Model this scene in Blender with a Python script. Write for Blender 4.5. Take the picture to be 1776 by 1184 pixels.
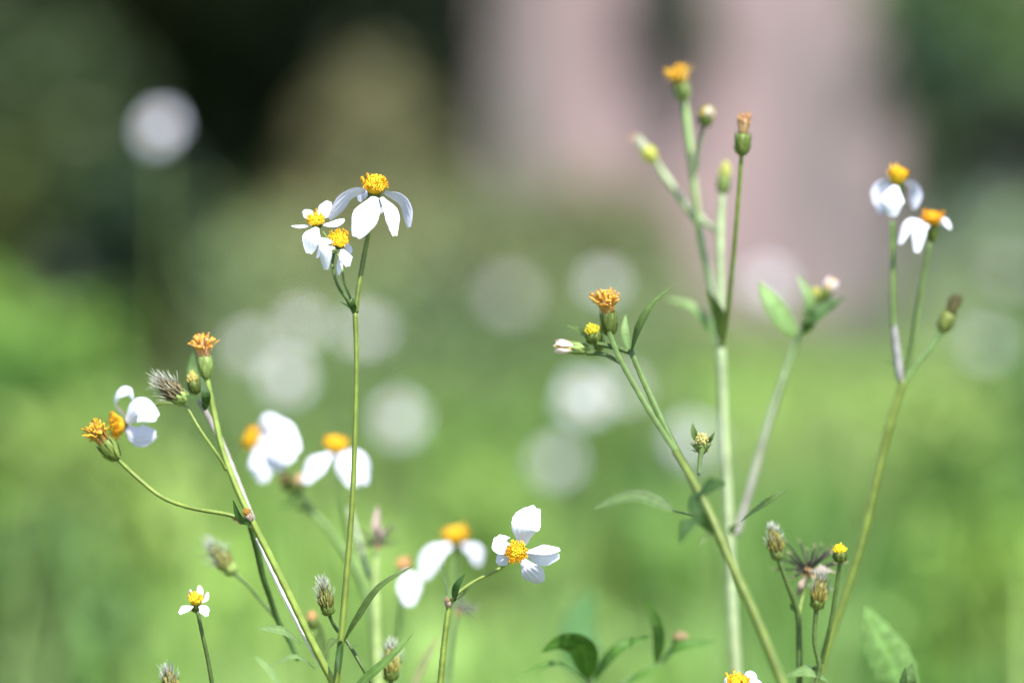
import bpy, math, random
import numpy as np
from mathutils import Vector

random.seed(7)
rng = np.random.default_rng(7)
scene = bpy.context.scene
for o in list(bpy.data.objects):
    bpy.data.objects.remove(o, do_unlink=True)

# ------------------------------------------------------------------ camera
CAM_H = 0.60
FPX = 1776 * 100 / 36.0                 # focal length in photo pixels
PITCH = math.atan(172 / FPX)            # slightly downwards
cam_d = bpy.data.cameras.new('camera')
cam = bpy.data.objects.new('camera', cam_d)
scene.collection.objects.link(cam)
cam.location = (0, 0, CAM_H)
cam.rotation_euler = (math.pi / 2 - PITCH, 0, 0)
cam_d.sensor_width = 36
cam_d.lens = 100
cam_d.clip_start = 0.05
cam_d.clip_end = 500
cam_d.dof.use_dof = True
cam_d.dof.focus_distance = 1.0
cam_d.dof.aperture_fstop = 2.8
scene.camera = cam

# ------------------------------------------------------------------ light
SUN_EL, SUN_AZ = math.radians(56), math.radians(155)   # azimuth clockwise from +Y
sun_vec = Vector((math.sin(SUN_AZ) * math.cos(SUN_EL), math.cos(SUN_AZ) * math.cos(SUN_EL), math.sin(SUN_EL)))
w = bpy.data.worlds.new('World')
scene.world = w
w.use_nodes = True
nt = w.node_tree
sky = nt.nodes.new('ShaderNodeTexSky')
sky.sky_type = 'NISHITA'
sky.sun_disc = False
sky.sun_elevation = SUN_EL
sky.sun_rotation = SUN_AZ
bgn = nt.nodes['Background']
nt.links.new(sky.outputs[0], bgn.inputs[0])
bgn.inputs[1].default_value = 0.14
sl = bpy.data.lights.new('sun', 'SUN')
sl.energy = 4.4
sl.angle = math.radians(0.5)
sl.color = (1.0, 0.972, 0.93)
so = bpy.data.objects.new('sun', sl)
so.rotation_euler = (-sun_vec).to_track_quat('-Z', 'Y').to_euler()
so.location = sun_vec * 30
scene.collection.objects.link(so)

scene.view_settings.view_transform = 'Standard'
scene.view_settings.look = 'None'
scene.view_settings.exposure = 1.3
scene.view_settings.gamma = 1.0
scene.render.engine = 'CYCLES'
scene.cycles.use_denoising = True
scene.cycles.use_adaptive_sampling = False
scene.cycles.max_bounces = 8
scene.cycles.transparent_max_bounces = 8
scene.cycles.caustics_reflective = False
scene.cycles.caustics_refractive = False

# ------------------------------------------------------------------ helpers
cp, sp_ = math.cos(PITCH), math.sin(PITCH)
CR = np.array([1.0, 0, 0]); CF = np.array([0, cp, -sp_]); CU = np.array([0, sp_, cp])
CC = np.array([0, 0, CAM_H])

def at(x, y, d):
    """photo pixel + distance from the lens -> world point"""
    return CC + CF * d + CR * ((x - 888) / FPX * d) + CU * ((592 - y) / FPX * d)

def P(x, y, dz=0.0):
    return at(x, y, 1.0 + dz * 1.3)

def dirc(r, u, t):
    """direction given as right, up, toward the viewer"""
    v = CR * r + CU * u - CF * t
    return v / np.linalg.norm(v)

def nrm(v):
    n = np.linalg.norm(v)
    return v / n if n > 1e-12 else v

PX = 1.0 / FPX                          # metres per photo pixel at one metre

def obj_raw(name, data):
    o = bpy.data.objects.new(name, data)
    scene.collection.objects.link(o)
    return o

class MB:
    def __init__(self):
        self.v, self.f, self.c, self.n = [], [], [], 0
    def add(self, verts, faces, col):
        verts = np.asarray(verts, float)
        k = len(verts)
        self.v.append(verts)
        off = self.n
        self.f.extend([tuple(i + off for i in fc) for fc in faces])
        col = np.asarray(col, float)
        if col.ndim == 1:
            col = np.tile(col, (k, 1))
        self.c.append(col)
        self.n += k
    def build(self, name, mat, parent=None, origin=None, smooth=True):
        v = np.concatenate(self.v); c = np.concatenate(self.c)
        if origin is None:
            origin = np.array(parent['_o']) if parent is not None else np.zeros(3)
        origin = np.asarray(origin, float)
        me = bpy.data.meshes.new(name)
        me.from_pydata((v - origin).tolist(), [], self.f)
        a = me.color_attributes.new('tint', 'FLOAT_COLOR', 'POINT')
        a.data.foreach_set('color', np.concatenate([c, np.ones((len(c), 1))], 1).astype(np.float32).ravel())
        if smooth:
            me.polygons.foreach_set('use_smooth', [True] * len(me.polygons))
        me.materials.append(mat)
        me.update()
        o = obj_raw(name, me)
        po = np.zeros(3)
        if parent is not None:
            o.parent = parent
            po = np.array(parent['_o'])
        o.location = (origin - po).tolist()
        o['_o'] = origin.tolist()
        return o

def thing(name, label, cat, loc, group=None):
    o = obj_raw(name, None)
    o.empty_display_size = 0.02
    o.location = list(map(float, loc))
    o['_o'] = [float(q) for q in loc]
    o['label'] = label; o['category'] = cat
    if group: o['group'] = group
    return o

# ------------------------------------------------------------------ materials
def tint_mat(name, rough=0.5, trans=0.0, nscale=400, namt=0.15, spec=0.4, bump=0.0, bscale=1500, hue2=None, tboost=1.0, sheen=0.0):
    m = bpy.data.materials.new(name)
    m.use_nodes = True
    n, l = m.node_tree.nodes, m.node_tree.links
    p = n['Principled BSDF']; out = n['Material Output']
    at_ = n.new('ShaderNodeAttribute'); at_.attribute_name = 'tint'
    tc = n.new('ShaderNodeTexCoord')
    no = n.new('ShaderNodeTexNoise'); no.inputs['Scale'].default_value = nscale; no.inputs['Detail'].default_value = 4
    l.new(tc.outputs['Object'], no.inputs['Vector'])
    mr = n.new('ShaderNodeMapRange')
    mr.inputs['From Min'].default_value = 0.3; mr.inputs['From Max'].default_value = 0.7
    mr.inputs['To Min'].default_value = 1 - namt; mr.inputs['To Max'].default_value = 1 + namt
    l.new(no.outputs[0], mr.inputs[0])
    mx = n.new('ShaderNodeMix'); mx.data_type = 'RGBA'; mx.blend_type = 'MULTIPLY'; mx.inputs[0].default_value = 1
    l.new(at_.outputs['Color'], mx.inputs[6]); l.new(mr.outputs[0], mx.inputs[7])
    col = mx.outputs[2]
    if hue2:
        no2 = n.new('ShaderNodeTexNoise'); no2.inputs['Scale'].default_value = nscale * 0.35; no2.inputs['Detail'].default_value = 2
        l.new(tc.outputs['Object'], no2.inputs['Vector'])
        r2 = n.new('ShaderNodeMapRange'); r2.inputs['From Min'].default_value = 0.5; r2.inputs['From Max'].default_value = 0.75
        r2.inputs['To Max'].default_value = 0.6
        l.new(no2.outputs[0], r2.inputs[0])
        m2 = n.new('ShaderNodeMix'); m2.data_type = 'RGBA'; m2.blend_type = 'MULTIPLY'
        l.new(r2.outputs[0], m2.inputs[0]); l.new(col, m2.inputs[6]); m2.inputs[7].default_value = (*hue2, 1)
        col = m2.outputs[2]
    l.new(col, p.inputs['Base Color'])
    p.inputs['Roughness'].default_value = rough
    p.inputs['Specular IOR Level'].default_value = spec
    if sheen: p.inputs['Sheen Weight'].default_value = sheen
    if bump:
        nb = n.new('ShaderNodeTexNoise'); nb.inputs['Scale'].default_value = bscale; nb.inputs['Detail'].default_value = 3
        l.new(tc.outputs['Object'], nb.inputs['Vector'])
        b = n.new('ShaderNodeBump'); b.inputs['Strength'].default_value = bump; b.inputs['Distance'].default_value = 0.0004
        l.new(nb.outputs[0], b.inputs['Height']); l.new(b.outputs[0], p.inputs['Normal'])
    if trans:
        t = n.new('ShaderNodeBsdfTranslucent')
        g = n.new('ShaderNodeMix'); g.data_type = 'RGBA'; g.blend_type = 'MULTIPLY'; g.inputs[0].default_value = 1
        l.new(col, g.inputs[6]); g.inputs[7].default_value = (tboost, tboost, tboost * 0.8 if tboost > 1 else tboost, 1)
        l.new(g.outputs[2], t.inputs['Color'])
        s = n.new('ShaderNodeMixShader'); s.inputs[0].default_value = trans
        l.new(p.outputs[0], s.inputs[1]); l.new(t.outputs[0], s.inputs[2]); l.new(s.outputs[0], out.inputs[0])
    return m

M_petal = tint_mat('petal', 0.55, 0.14, 250, 0.03, 0.25, 0.25, 900)
M_floret = tint_mat('floret', 0.6, 0.18, 900, 0.15, 0.2)
M_stem = tint_mat('stem', 0.45, 0.08, 220, 0.14, 0.35, 0.25, 1500, (0.95, 0.86, 0.75))
M_leaf = tint_mat('leaf', 0.58, 0.30, 260, 0.16, 0.25, 0.25, 900, (0.85, 0.95, 0.7), 1.3)
M_green = tint_mat('bract', 0.55, 0.12, 500, 0.22, 0.3, 0.3, 1500)
M_dry = tint_mat('dry_husk', 0.7, 0.05, 700, 0.3, 0.2)
M_bristle = tint_mat('bristle', 0.5, 0.25, 700, 0.15, 0.3)
M_grass = tint_mat('meadow_leaf', 0.5, 0.35, 6, 0.25, 0.3, tboost=1.2)
M_shrub = tint_mat('shrub_leaf', 0.5, 0.15, 5, 0.3, 0.3)
M_bark = tint_mat('bark', 0.9, 0, 25, 0.4, 0.1)

# base colours
WHITE = np.array([0.68, 0.70, 0.80]); SHADED_WHITE = np.array([0.60, 0.60, 0.74])  # second white has lilac shade painted in, for petals out of the sun
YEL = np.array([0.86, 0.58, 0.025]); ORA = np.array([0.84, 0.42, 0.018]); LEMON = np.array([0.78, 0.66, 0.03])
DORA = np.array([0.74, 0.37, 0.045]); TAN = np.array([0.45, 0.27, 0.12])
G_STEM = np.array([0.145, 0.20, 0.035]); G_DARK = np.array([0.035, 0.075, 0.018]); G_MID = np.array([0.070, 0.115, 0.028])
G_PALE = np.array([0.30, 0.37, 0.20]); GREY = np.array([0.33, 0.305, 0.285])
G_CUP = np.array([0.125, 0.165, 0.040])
G_LEAF = np.array([0.075, 0.14, 0.030]); G_LIGHT = np.array([0.155, 0.25, 0.085])

# ------------------------------------------------------------------ shape builders
def crv(pts, n):
    """Catmull-Rom through points (any width of tuple) -> n samples"""
    p = np.asarray(pts, float)
    if len(p) == 2:
        t = np.linspace(0, 1, n)[:, None]
        return p[0] * (1 - t) + p[1] * t
    q = np.vstack([2 * p[0] - p[1], p, 2 * p[-1] - p[-2]])
    seg = np.linalg.norm(np.diff(p[:, :3], axis=0), axis=1)
    cum = np.concatenate([[0], np.cumsum(seg)])
    out = []
    for s in np.linspace(0, cum[-1], n):
        i = min(np.searchsorted(cum, s, side='right') - 1, len(p) - 2)
        t = (s - cum[i]) / max(seg[i], 1e-9)
        a, b, c, d = q[i], q[i + 1], q[i + 2], q[i + 3]
        out.append(0.5 * (2 * b + (c - a) * t + (2 * a - 5 * b + 4 * c - d) * t * t + (3 * b - a - 3 * c + d) * t ** 3))
    return np.array(out)

def tube(mb, pts, rad, col, sides=8, rib=0.0, ribn=4, cap=True):
    pts = np.asarray(pts, float); n = len(pts)
    rad = np.full(n, rad) if np.isscalar(rad) else np.asarray(rad, float)
    T = np.gradient(pts, axis=0); T /= np.maximum(np.linalg.norm(T, axis=1), 1e-12)[:, None]
    a = np.array([0, 0, 1.0]) if abs(T[0][2]) < 0.9 else np.array([1.0, 0, 0])
    X = nrm(np.cross(T[0], a)); V = []
    ang = np.arange(sides) * 2 * math.pi / sides
    for i in range(n):
        X = nrm(X - T[i] * np.dot(X, T[i])); Y = np.cross(T[i], X)
        r = rad[i] * (1 + rib * np.cos(ribn * ang))
        V.append(pts[i] + np.outer(r * np.cos(ang), X) + np.outer(r * np.sin(ang), Y))
    V = np.concatenate(V); F = []
    for i in range(n - 1):
        for j in range(sides):
            k = (j + 1) % sides
            F.append((i * sides + j, i * sides + k, (i + 1) * sides + k, (i + 1) * sides + j))
    if cap:
        F.append(tuple(range(sides))[::-1]); F.append(tuple((n - 1) * sides + j for j in range(sides)))
    col = np.asarray(col, float)
    if col.ndim == 2 and len(col) == n:
        col = np.repeat(col, sides, 0)
    mb.add(V, F, col)

def frame(A):
    A = nrm(A)
    a = np.array([0, 0, 1.0]) if abs(A[2]) < 0.9 else np.array([0, 1.0, 0])
    X = nrm(np.cross(a, A)); Y = np.cross(A, X)
    return X, Y, A

def lathe(mb, c, A, prof, col, sides=14, wob=0.0):
    """prof: list of (height, radius[, colour]) along axis A from point c"""
    X, Y, A = frame(A); V = []; F = []; C = []
    for k, q in enumerate(prof):
        for j in range(sides):
            a = j * 2 * math.pi / sides
            r = q[1] * (1 + wob * math.cos(a * 5 + k))
            V.append(c + A * q[0] + X * r * math.cos(a) + Y * r * math.sin(a))
            C.append(q[2] if len(q) > 2 else col)
    for k in range(len(prof) - 1):
        for j in range(sides):
            m_ = (j + 1) % sides
            F.append((k * sides + j, k * sides + m_, (k + 1) * sides + m_, (k + 1) * sides + j))
    F.append(tuple(range(sides))[::-1]); F.append(tuple((len(prof) - 1) * sides + j for j in range(sides)))
    mb.add(V, F, np.array(C))

PET_T = [0, .12, .3, .5, .68, .84, 1.0]; PET_W = [.30, .46, .76, .95, 1.0, .97, .80]
def petal_sheet(mb, spine, W, N, col, cup=0.30, notch=0.025, twist=0.0, nt_=22, ns=15, prof=None, tipcol=None):
    """spine: world points; W: full width (m); N: hint for the face normal"""
    S = crv(spine, 33)
    T = np.gradient(S, axis=0); T /= np.maximum(np.linalg.norm(T, axis=1), 1e-12)[:, None]
    V, C = [], []
    pt, pw = prof if prof else (PET_T, PET_W)
    ph = random.uniform(-0.5, 0.5)
    for i in range(nt_):
        t = i / (nt_ - 1)
        wv = np.interp(t, pt, pw) * W / 2 * (1 + random.uniform(-.02, .02))
        for j in range(ns):
            s = -1 + 2 * j / (ns - 1)
            tt = t * (1 - (0.10 * s * s + .14 * s ** 4) * t) - notch * t ** 6 * (0.5 + 0.5 * math.cos(3 * math.pi * s + ph))
            k = min(max(tt, 0), 1) * 32; i0 = min(int(k), 31); f = k - i0
            pos = S[i0] * (1 - f) + S[i0 + 1] * f; tan = nrm(T[i0] * (1 - f) + T[i0 + 1] * f)
            sd = nrm(np.cross(tan, N)); nn = np.cross(sd, tan)
            tw = twist * t
            sd2 = sd * math.cos(tw) + nn * math.sin(tw); nn2 = np.cross(sd2, tan)
            pleat = 0.05 * math.cos(s * 4.5 * math.pi + ph) * math.sin(math.pi * min(t * 1.1, 1))
            wavy = 0.05 * math.sin(t * 7 + 2 * s + ph * 6) * t
            V.append(pos + sd2 * wv * s + nn2 * wv * (-cup * s * s + pleat + wavy))
            C.append((col if tipcol is None else col * (1 - t ** 2) + tipcol * t ** 2) * (1 - .10 * (j % 2) * (1 - .5 * t)))
    F = [(i * ns + j, i * ns + j + 1, (i + 1) * ns + j + 1, (i + 1) * ns + j) for i in range(nt_ - 1) for j in range(ns - 1)]
    mb.add(V, F, np.array(C))

def leaf_sheet(mb, spine, W, N, col, fold=0.35, serr=0.0, nt_=25, back=None, twist=0.0):
    S = crv(spine, nt_)
    T = np.gradient(S, axis=0); T /= np.maximum(np.linalg.norm(T, axis=1), 1e-12)[:, None]
    V, C = [], []; ss = [-1, -0.6, -0.25, -0.06, 0.06, 0.25, 0.6, 1]
    for i in range(nt_):
        t = i / (nt_ - 1)
        wv = (math.sin(math.pi * min(1, max(0, t)) ** 0.82) ** 0.85 if 0 < t < 1 else 0.0) * W / 2 + W * 0.03 * (1 - t)
        sd = nrm(np.cross(T[i], N)); nn = np.cross(sd, T[i])
        tw = twist * t; sd, nn = sd * math.cos(tw) + nn * math.sin(tw), nn * math.cos(tw) - sd * math.sin(tw)
        for s in ss:
            z = 1 + (serr * (1 if i % 3 == 0 else -0.5) if abs(s) == 1 else 0)
            V.append(S[i] + sd * wv * s * z * math.cos(fold) + nn * (wv * abs(s) * math.sin(fold) - wv * 0.25 * s * s + wv * 0.025 * math.sin(i * 1.9 + s * 2)))
            C.append(col * (1.28 if abs(s) < 0.1 else 1.0 + 0.10 * math.sin(i * 2.1 + abs(s) * 5)))
    m = len(ss)
    F = [(i * m + j, i * m + j + 1, (i + 1) * m + j + 1, (i + 1) * m + j) for i in range(nt_ - 1) for j in range(m - 1)]
    mb.add(V, F, np.array(C))

def spike(mb, a, b, r0, r1, col, sides=5, col2=None):
    t = np.linspace(0, 1, 3)[:, None]
    pts = a * (1 - t) + b * t
    tube(mb, pts, [r0, (r0 + r1) * 0.6, r1], col if col2 is None else np.array([col, (col + col2) / 2, col2]), sides)

def florets(mb, c, A, R, H, n, c_out, c_in, open_=1.0, spread=0.45, tall=3, drop=0.35, wild=0.10, size=1.0):
    """a dome of tubular florets"""
    X, Y, A = frame(A)
    # receptacle core
    lathe(mb, c - A * H * 0.2, A, [(0, R * 0.35), (H * 0.35, R * 0.66), (H * 0.75, R * 0.72), (H * 1.02, R * 0.45), (H * 1.1, R * 0.05)], c_out * 0.75, 12, 0.04)
    talls = set(random.sample(range(n // 3, n), min(tall, n // 2)))
    for i in range(n):
        q = math.sqrt((i + 0.5) / n); a = i * 2.399963 + random.uniform(-.15, .15)
        rad = X * math.cos(a) + Y * math.sin(a)
        k = 1 + random.uniform(-wild, wild)
        base = c + rad * R * q * spread
        d = nrm(rad * q * 0.9 + A * (1.05 - q * drop * 1.6))
        tip = c + rad * R * q * 0.88 * k + A * H * (1 - drop * q * q) * k
        if i in talls: tip = tip + A * H * random.uniform(0.25, 0.5)
        cc = c_in * (1 - q) + c_out * q
        cc = cc * random.uniform(0.85, 1.12)
        fr = R * 0.085 * size
        ctr = base * 0.35 + tip * 0.65
        tube(mb, np.array([base, ctr, tip]), [fr * 0.5, fr * 0.7, fr * 1.0], cc * np.array([1, .92, .7]), 5)
        xx, yy, dd = frame(nrm(tip - base) * 0.6 + d * 0.4)
        if q > 0.45 and random.random() < open_:
            V = [tip - dd * fr * 0.3]; k0 = random.uniform(0, 6)
            for j in range(10):
                rr = fr * (2.3 if j % 2 == 0 else 1.05); aa = k0 + j * math.pi / 5
                V.append(tip + (xx * math.cos(aa) + yy * math.sin(aa)) * rr + dd * fr * (0.7 if j % 2 == 0 else 0.3))
            mb.add(V, [(0, 1 + j, 1 + (j + 1) % 10) for j in range(10)], cc)
            tube(mb, np.array([tip - dd * fr * 0.3, tip + dd * fr * 1.2, tip + dd * fr * 2.0]), [fr * .55, fr * .6, fr * .25], cc * (np.array([0.8, 0.62, 0.6]) if random.random() < .55 else np.array([.38, .22, .3])), 5)
        else:
            tube(mb, np.array([tip - dd * fr * 0.2, tip + dd * fr * 0.7, tip + dd * fr * 1.5]), [fr * 1.0, fr * 1.25, fr * .3], cc, 5)

def calyx(mb, c, A, r, h, col=G_MID, n=9, flare=0.25, tipc=None):
    col = col * np.array([1.35, 1.15, .95])
    """green cup from c along A, ringed by narrow bracts"""
    lathe(mb, c, A, [(-h * .08, r * .3), (h * .05, r * .62), (h * .3, r * .92), (h * .65, r * 1.0), (h * .95, r * .85), (h, r * .5)], col, 14, 0.05)
    X, Y, A = frame(A)
    for ring, (h0, h1, fl) in enumerate(((.08, 1.12, flare * .5), (-.02, .55, flare))):
        for i in range(n):
            a = (i + ring * .5) * 2 * math.pi / n + random.uniform(-.12, .12); rad = X * math.cos(a) + Y * math.sin(a)
            hh = h * (h1 + random.uniform(-.1, .1))
            p = [c + A * h * h0 + rad * r * .66, c + A * (h * h0 * .5 + hh * .5) + rad * r * 1.06, c + A * hh + rad * r * (1.02 + fl)]
            leaf_sheet(mb, p, r * .55, rad, (col * random.uniform(.8, 1.25)) if tipc is None else tipc * random.uniform(.8, 1.2), 0.1, 0, 7)

def base_of(p0, lean=(0, 0)):
    return np.array([p0[0] + lean[0], p0[1] + lean[1], 0.0])

class Plant:
    def __init__(self, name, label, cat, base, group=None):
        self.o = thing(name, label, cat, base, group)
    def stem(self, pts, col=G_STEM, name='stem', col2=None, to_ground=False, rib=0.09, sides=12):
        """pts: (x, y, dz, radius in px) from the bottom to the top"""
        p = np.array([[*P(a[0], a[1], a[2]), a[3] * PX * (1 + a[2])] for a in pts])
        q = crv(p, max(14, len(p) * 9))
        if to_ground:
            b = np.array(self.o['_o']); p0, r0 = q[0, :3].copy(), q[0, 3]; d0 = nrm(p0 - q[2, :3]); l_ = np.linalg.norm(p0 - b)
            t = np.linspace(0, 1, 16)[:-1, None]; c1 = p0 + d0 * l_ * .4; c2 = b * .75 + c1 * .25
            e = b * (1 - t) ** 3 + 3 * c2 * t * (1 - t) ** 2 + 3 * c1 * t * t * (1 - t) + p0 * t ** 3
            q = np.vstack([np.hstack([e, r0 * (1.3 - .3 * t)]), q])
        n = len(q); t = np.linspace(0, 1, n)[:, None]
        c = np.asarray(col) * (1 - t) + np.asarray(col if col2 is None else col2) * t
        # a little wobble and the faint swelling of nodes
        wob = 1 + 0.05 * np.sin(np.arange(n) * 1.7)
        ca = np.cos(4 * np.arange(sides) * 2 * math.pi / sides)
        streak = 1 + .16 * ca[None, :, None] + .08 * np.sin(np.arange(n) * .55)[:, None, None] + .05 * rng.normal(size=(n, 1, 1))
        cv = (c[:, None, :] * streak).reshape(-1, 3)
        mb = MB(); tube(mb, q[:, :3], q[:, 3] * wob, cv, sides, rib, 4)
        return mb.build(name, M_stem, self.o, q[0, :3])
    def leaf(self, pts, W, N=(0, .5, .8), col=G_LEAF, fold=.35, serr=0.0, twist=0.0, name='leaf'):
        sp = np.array([P(*a) for a in pts]); z = 1 + pts[0][2]
        mb = MB(); leaf_sheet(mb, sp, W * PX * z, dirc(*N), np.asarray(col), fold, serr, twist=twist)
        return mb.build(name, M_leaf, self.o, sp[0])
    def flower(self, x, y, dz, axis, R, H, petals, n=64, c_out=ORA, c_in=YEL, cal=None, spread=.5, tall=3, drop=.35, wild=.1, calcol=G_MID, fsize=1.0, name='flower_head'):
        c = P(x, y, dz); A = dirc(*axis); z = 1 + dz; s = PX * z
        mb = MB(); florets(mb, c, A, R * s, H * s, n, c_out, c_in, 1.0, spread, tall, drop, wild, fsize)
        head = mb.build(name, M_floret, self.o, c)
        cl = cal or (R * .55, R * .7)
        cb = MB(); calyx(cb, c - A * cl[1] * s, A, cl[0] * s, cl[1] * s * 1.02, calcol)
        cb.build('calyx', M_green, head, c - A * cl[1] * s)
        for pt in petals:
            pts, W, N = pt[0], pt[1], pt[2]
            kw = pt[3] if len(pt) > 3 else {}
            col = kw.pop('col', WHITE)
            sp = np.array([P(a[0], a[1], dz + a[2] * .001) for a in pts])
            pb = MB(); petal_sheet(pb, sp, W * s, dirc(*N), col, **kw)
            pb.build('petal', M_petal, head, sp[0])
        return head
    def spent(self, bx, by, dz, axis, L, r, top_r, col=DORA, col2=TAN, ccol=G_MID, n=74, name='spent_head', neck=True):
        """faded head: green cup of length ~.5L then a tuft of shrunken florets"""
        b = P(bx, by, dz); A = dirc(*axis); s = PX * (1 + dz)
        mb = MB(); calyx(mb, b, A, r * s, L * .5 * s, ccol, 9, .2)
        head = mb.build(name, M_green, self.o, b)
        tb = MB(); c = b + A * L * .45 * s
        lathe(tb, c, A, [(0, r * .75 * s), (L * .14 * s, r * .62 * s), (L * .3 * s, r * .8 * s), (L * .4 * s, r * .4 * s)], col2 * .8, 12, .08)
        X, Y, A = frame(A)
        for i in range(n):
            q = math.sqrt((i + .5) / n); a = i * 2.4; rad = X * math.cos(a) + Y * math.sin(a)
            p0 = c + rad * r * .7 * q * s; k = random.uniform(.55, 1.16)
            p2 = c + rad * top_r * q * k * s * .95 + A * L * (.53 - .14 * q * q) * k * s + (X * random.gauss(0, 1) + Y * random.gauss(0, 1)) * top_r * .15 * s
            p1 = p0 * .45 + p2 * .55 + A * L * .06 * s - rad * top_r * .12 * s * q
            cc = col * random.uniform(.6, 1.15) * np.array([1, random.uniform(.85, 1.1), 1]); fr = top_r * .060 * s
            tube(tb, crv([p0, p1, p2], 6), np.array([.5, .6, .7, .85, 1.15, .8]) * fr, np.linspace(0, 1, 6)[:, None] * (cc - col2) + col2, 5)
            if random.random() < .25: cc = col2 * random.uniform(.5, 1.0)
            x2, y2, d2 = frame(nrm(p2 - p1)); V = [p2]
            for j in range(10):
                rr = fr * (2.1 if j % 2 == 0 else .9) * random.uniform(.8, 1.2); aa = j * math.pi / 5 + i
                V.append(p2 + (x2 * math.cos(aa) + y2 * math.sin(aa)) * rr + d2 * fr * random.uniform(.2, .9))
            tb.add(V, [(0, 1 + j, 1 + (j + 1) % 10) for j in range(10)], cc)
        tb.build('faded_florets', M_floret, head, c)
        return head
    def seed(self, bx, by, dz, axis, L, r, n=60, c1=np.array([.10, .09, .02]), c2=np.array([.30, .27, .07]), awn=np.array([.62, .64, .55]), ccol=G_MID, awnL=.3, spread=.55, name='seed_head'):
        """egg shaped head of unripe seeds, tipped with pale bristles"""
        L, r = L * .92, r * .88; c1 = c1 * np.array([.6, .68, .6]); c2 = c2 * np.array([.55, .66, .55]); n = int(n * 1.25)
        b = P(bx, by, dz); A = dirc(*axis); s = PX * (1 + dz)
        mb = MB(); calyx(mb, b, A, r * .74 * s, L * .27 * s, ccol * 1.25, 9, .22)
        head = mb.build(name, M_green, self.o, b)
        sb, ab = MB(), MB(); X, Y, A = frame(A)
        c = b + A * L * .12 * s
        lathe(sb, c, A, [(0, r * .55 * s), (L * .2 * s, r * .72 * s), (L * .4 * s, r * .62 * s), (L * .52 * s, r * .2 * s)], c1, 12, .08)
        for i in range(n):
            q = math.sqrt((i + .5) / n); a = i * 2.4 + random.uniform(-.2, .2); rad = X * math.cos(a) + Y * math.sin(a)
            h1 = L * (.72 - .46 * q ** 2.0) * random.uniform(.9, 1.12)
            p0 = c + rad * r * q * .55 * s; p1 = c + rad * r * q * 1.0 * s + A * h1 * s
            cc = c1 + (c2 - c1) * random.random() ** 1.2
            spike(sb, p0, p1, r * .085 * s, r * .10 * s, cc, 5)
            if random.random() < .5: spike(sb, p0 * .55 + p1 * .45, p0 * .05 + p1 * .95 + rad * r * .06 * s, r * .06 * s, r * .03 * s, np.array([.42, .40, .14]) * random.uniform(.6, 1.2), 4)
            d = nrm(nrm(p1 - p0) + rad * spread * q + A * .5)
            for k in range(2 if q < .5 else (1 if random.random() < .7 else 0)):
                e = p1 + (d + (X * random.uniform(-1, 1) + Y * random.uniform(-1, 1)) * .28) * L * awnL * random.uniform(.6, 1.1) * s
                spike(ab, p1, e, r * .028 * s, r * .010 * s, awn * random.uniform(.45, .95), 4)
        sb.build('seeds', M_dry, head, c)
        ab.build('bristles', M_bristle, head, c)
        return head
    def burst(self, x, y, dz, L, axis=(0, 1, 0), n=26, col=np.array([.035, .03, .028]), name='ripe_seed_head', tuft=True, cup=(.2, .9)):
        """ripe head: dark needle seeds radiating, with withered papery bits"""
        c = P(x, y, dz); A = dirc(*axis); s = PX * (1 + dz); X, Y, A = frame(A)
        mb = MB(); lathe(mb, c - A * L * .12 * s, A, [(0, L * .05 * s), (L * .05 * s, L * .13 * s), (L * .16 * s, L * .1 * s), (L * .2 * s, L * .03 * s)], TAN * .9, 10, .1)
        for i in range(9):
            a = i * .7; rad = X * math.cos(a) + Y * math.sin(a)
            leaf_sheet(mb, [c - A * L * .08 * s, c + rad * L * .13 * s - A * L * .1 * s, c + rad * L * .22 * s - A * L * .2 * s], L * .07 * s, A, TAN * .9, .1, 0, 6)
        head = mb.build(name, M_dry, self.o, c)
        nb = MB()
        for i in range(n):
            a = i * 2.4 + random.uniform(-.3, .3); e = random.uniform(-.25, 1.0)
            d = nrm((X * math.cos(a) + Y * math.sin(a)) * math.cos(e) + A * math.sin(e))
            l_ = L * random.uniform(.55, 1.0) * s
            spike(nb, c, c + d * l_, L * .016 * s, L * .021 * s, col * random.uniform(.7, 1.8), 5)
            for k in range(2):
                e2 = d + (X * random.uniform(-1, 1) + Y * random.uniform(-1, 1) + A * random.uniform(-1, 1)) * .35
                spike(nb, c + d * l_, c + d * l_ + e2 * L * .13 * s, L * .012 * s, L * .004 * s, np.array([.3, .25, .16]), 4)
        nb.build('seeds', M_dry, head, c)
        return head
    def bud(self, bx, by, dz, axis, L, r, top=LEMON, ccol=G_MID, tips=None, name='flower_bud', spiky=.2):
        b = P(bx, by, dz); A = dirc(*axis); s = PX * (1 + dz)
        mb = MB(); calyx(mb, b, A, r * .95 * s, L * .58 * s, ccol, 8, spiky)
        head = mb.build(name, M_green, self.o, b)
        tb = MB(); florets(tb, b + A * L * .42 * s, A, r * 1.08 * s, L * .55 * s, 34, top, top * np.array([1, 1.05, 1]), .15, .6, 0, .62, .12, 1.25)
        tb.build('florets', M_floret, head, b + A * L * .45 * s)
        if tips:
            X, Y, A = frame(A)
            for i in range(tips[0]):
                a = i * 2 * math.pi / tips[0] + .6; rad = X * math.cos(a) + Y * math.sin(a); c = b + A * L * .5 * s
                pb = MB(); petal_sheet(pb, [c + rad * r * .85 * s, c + rad * r * 1.2 * s + A * L * .28 * s, c + rad * r * .9 * s + A * L * .55 * s], r * 1.0 * s, rad, tips[1], .4, .05, 0, 9, 7)
                pb.build('petal', M_petal, head, c)
        return head

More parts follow.
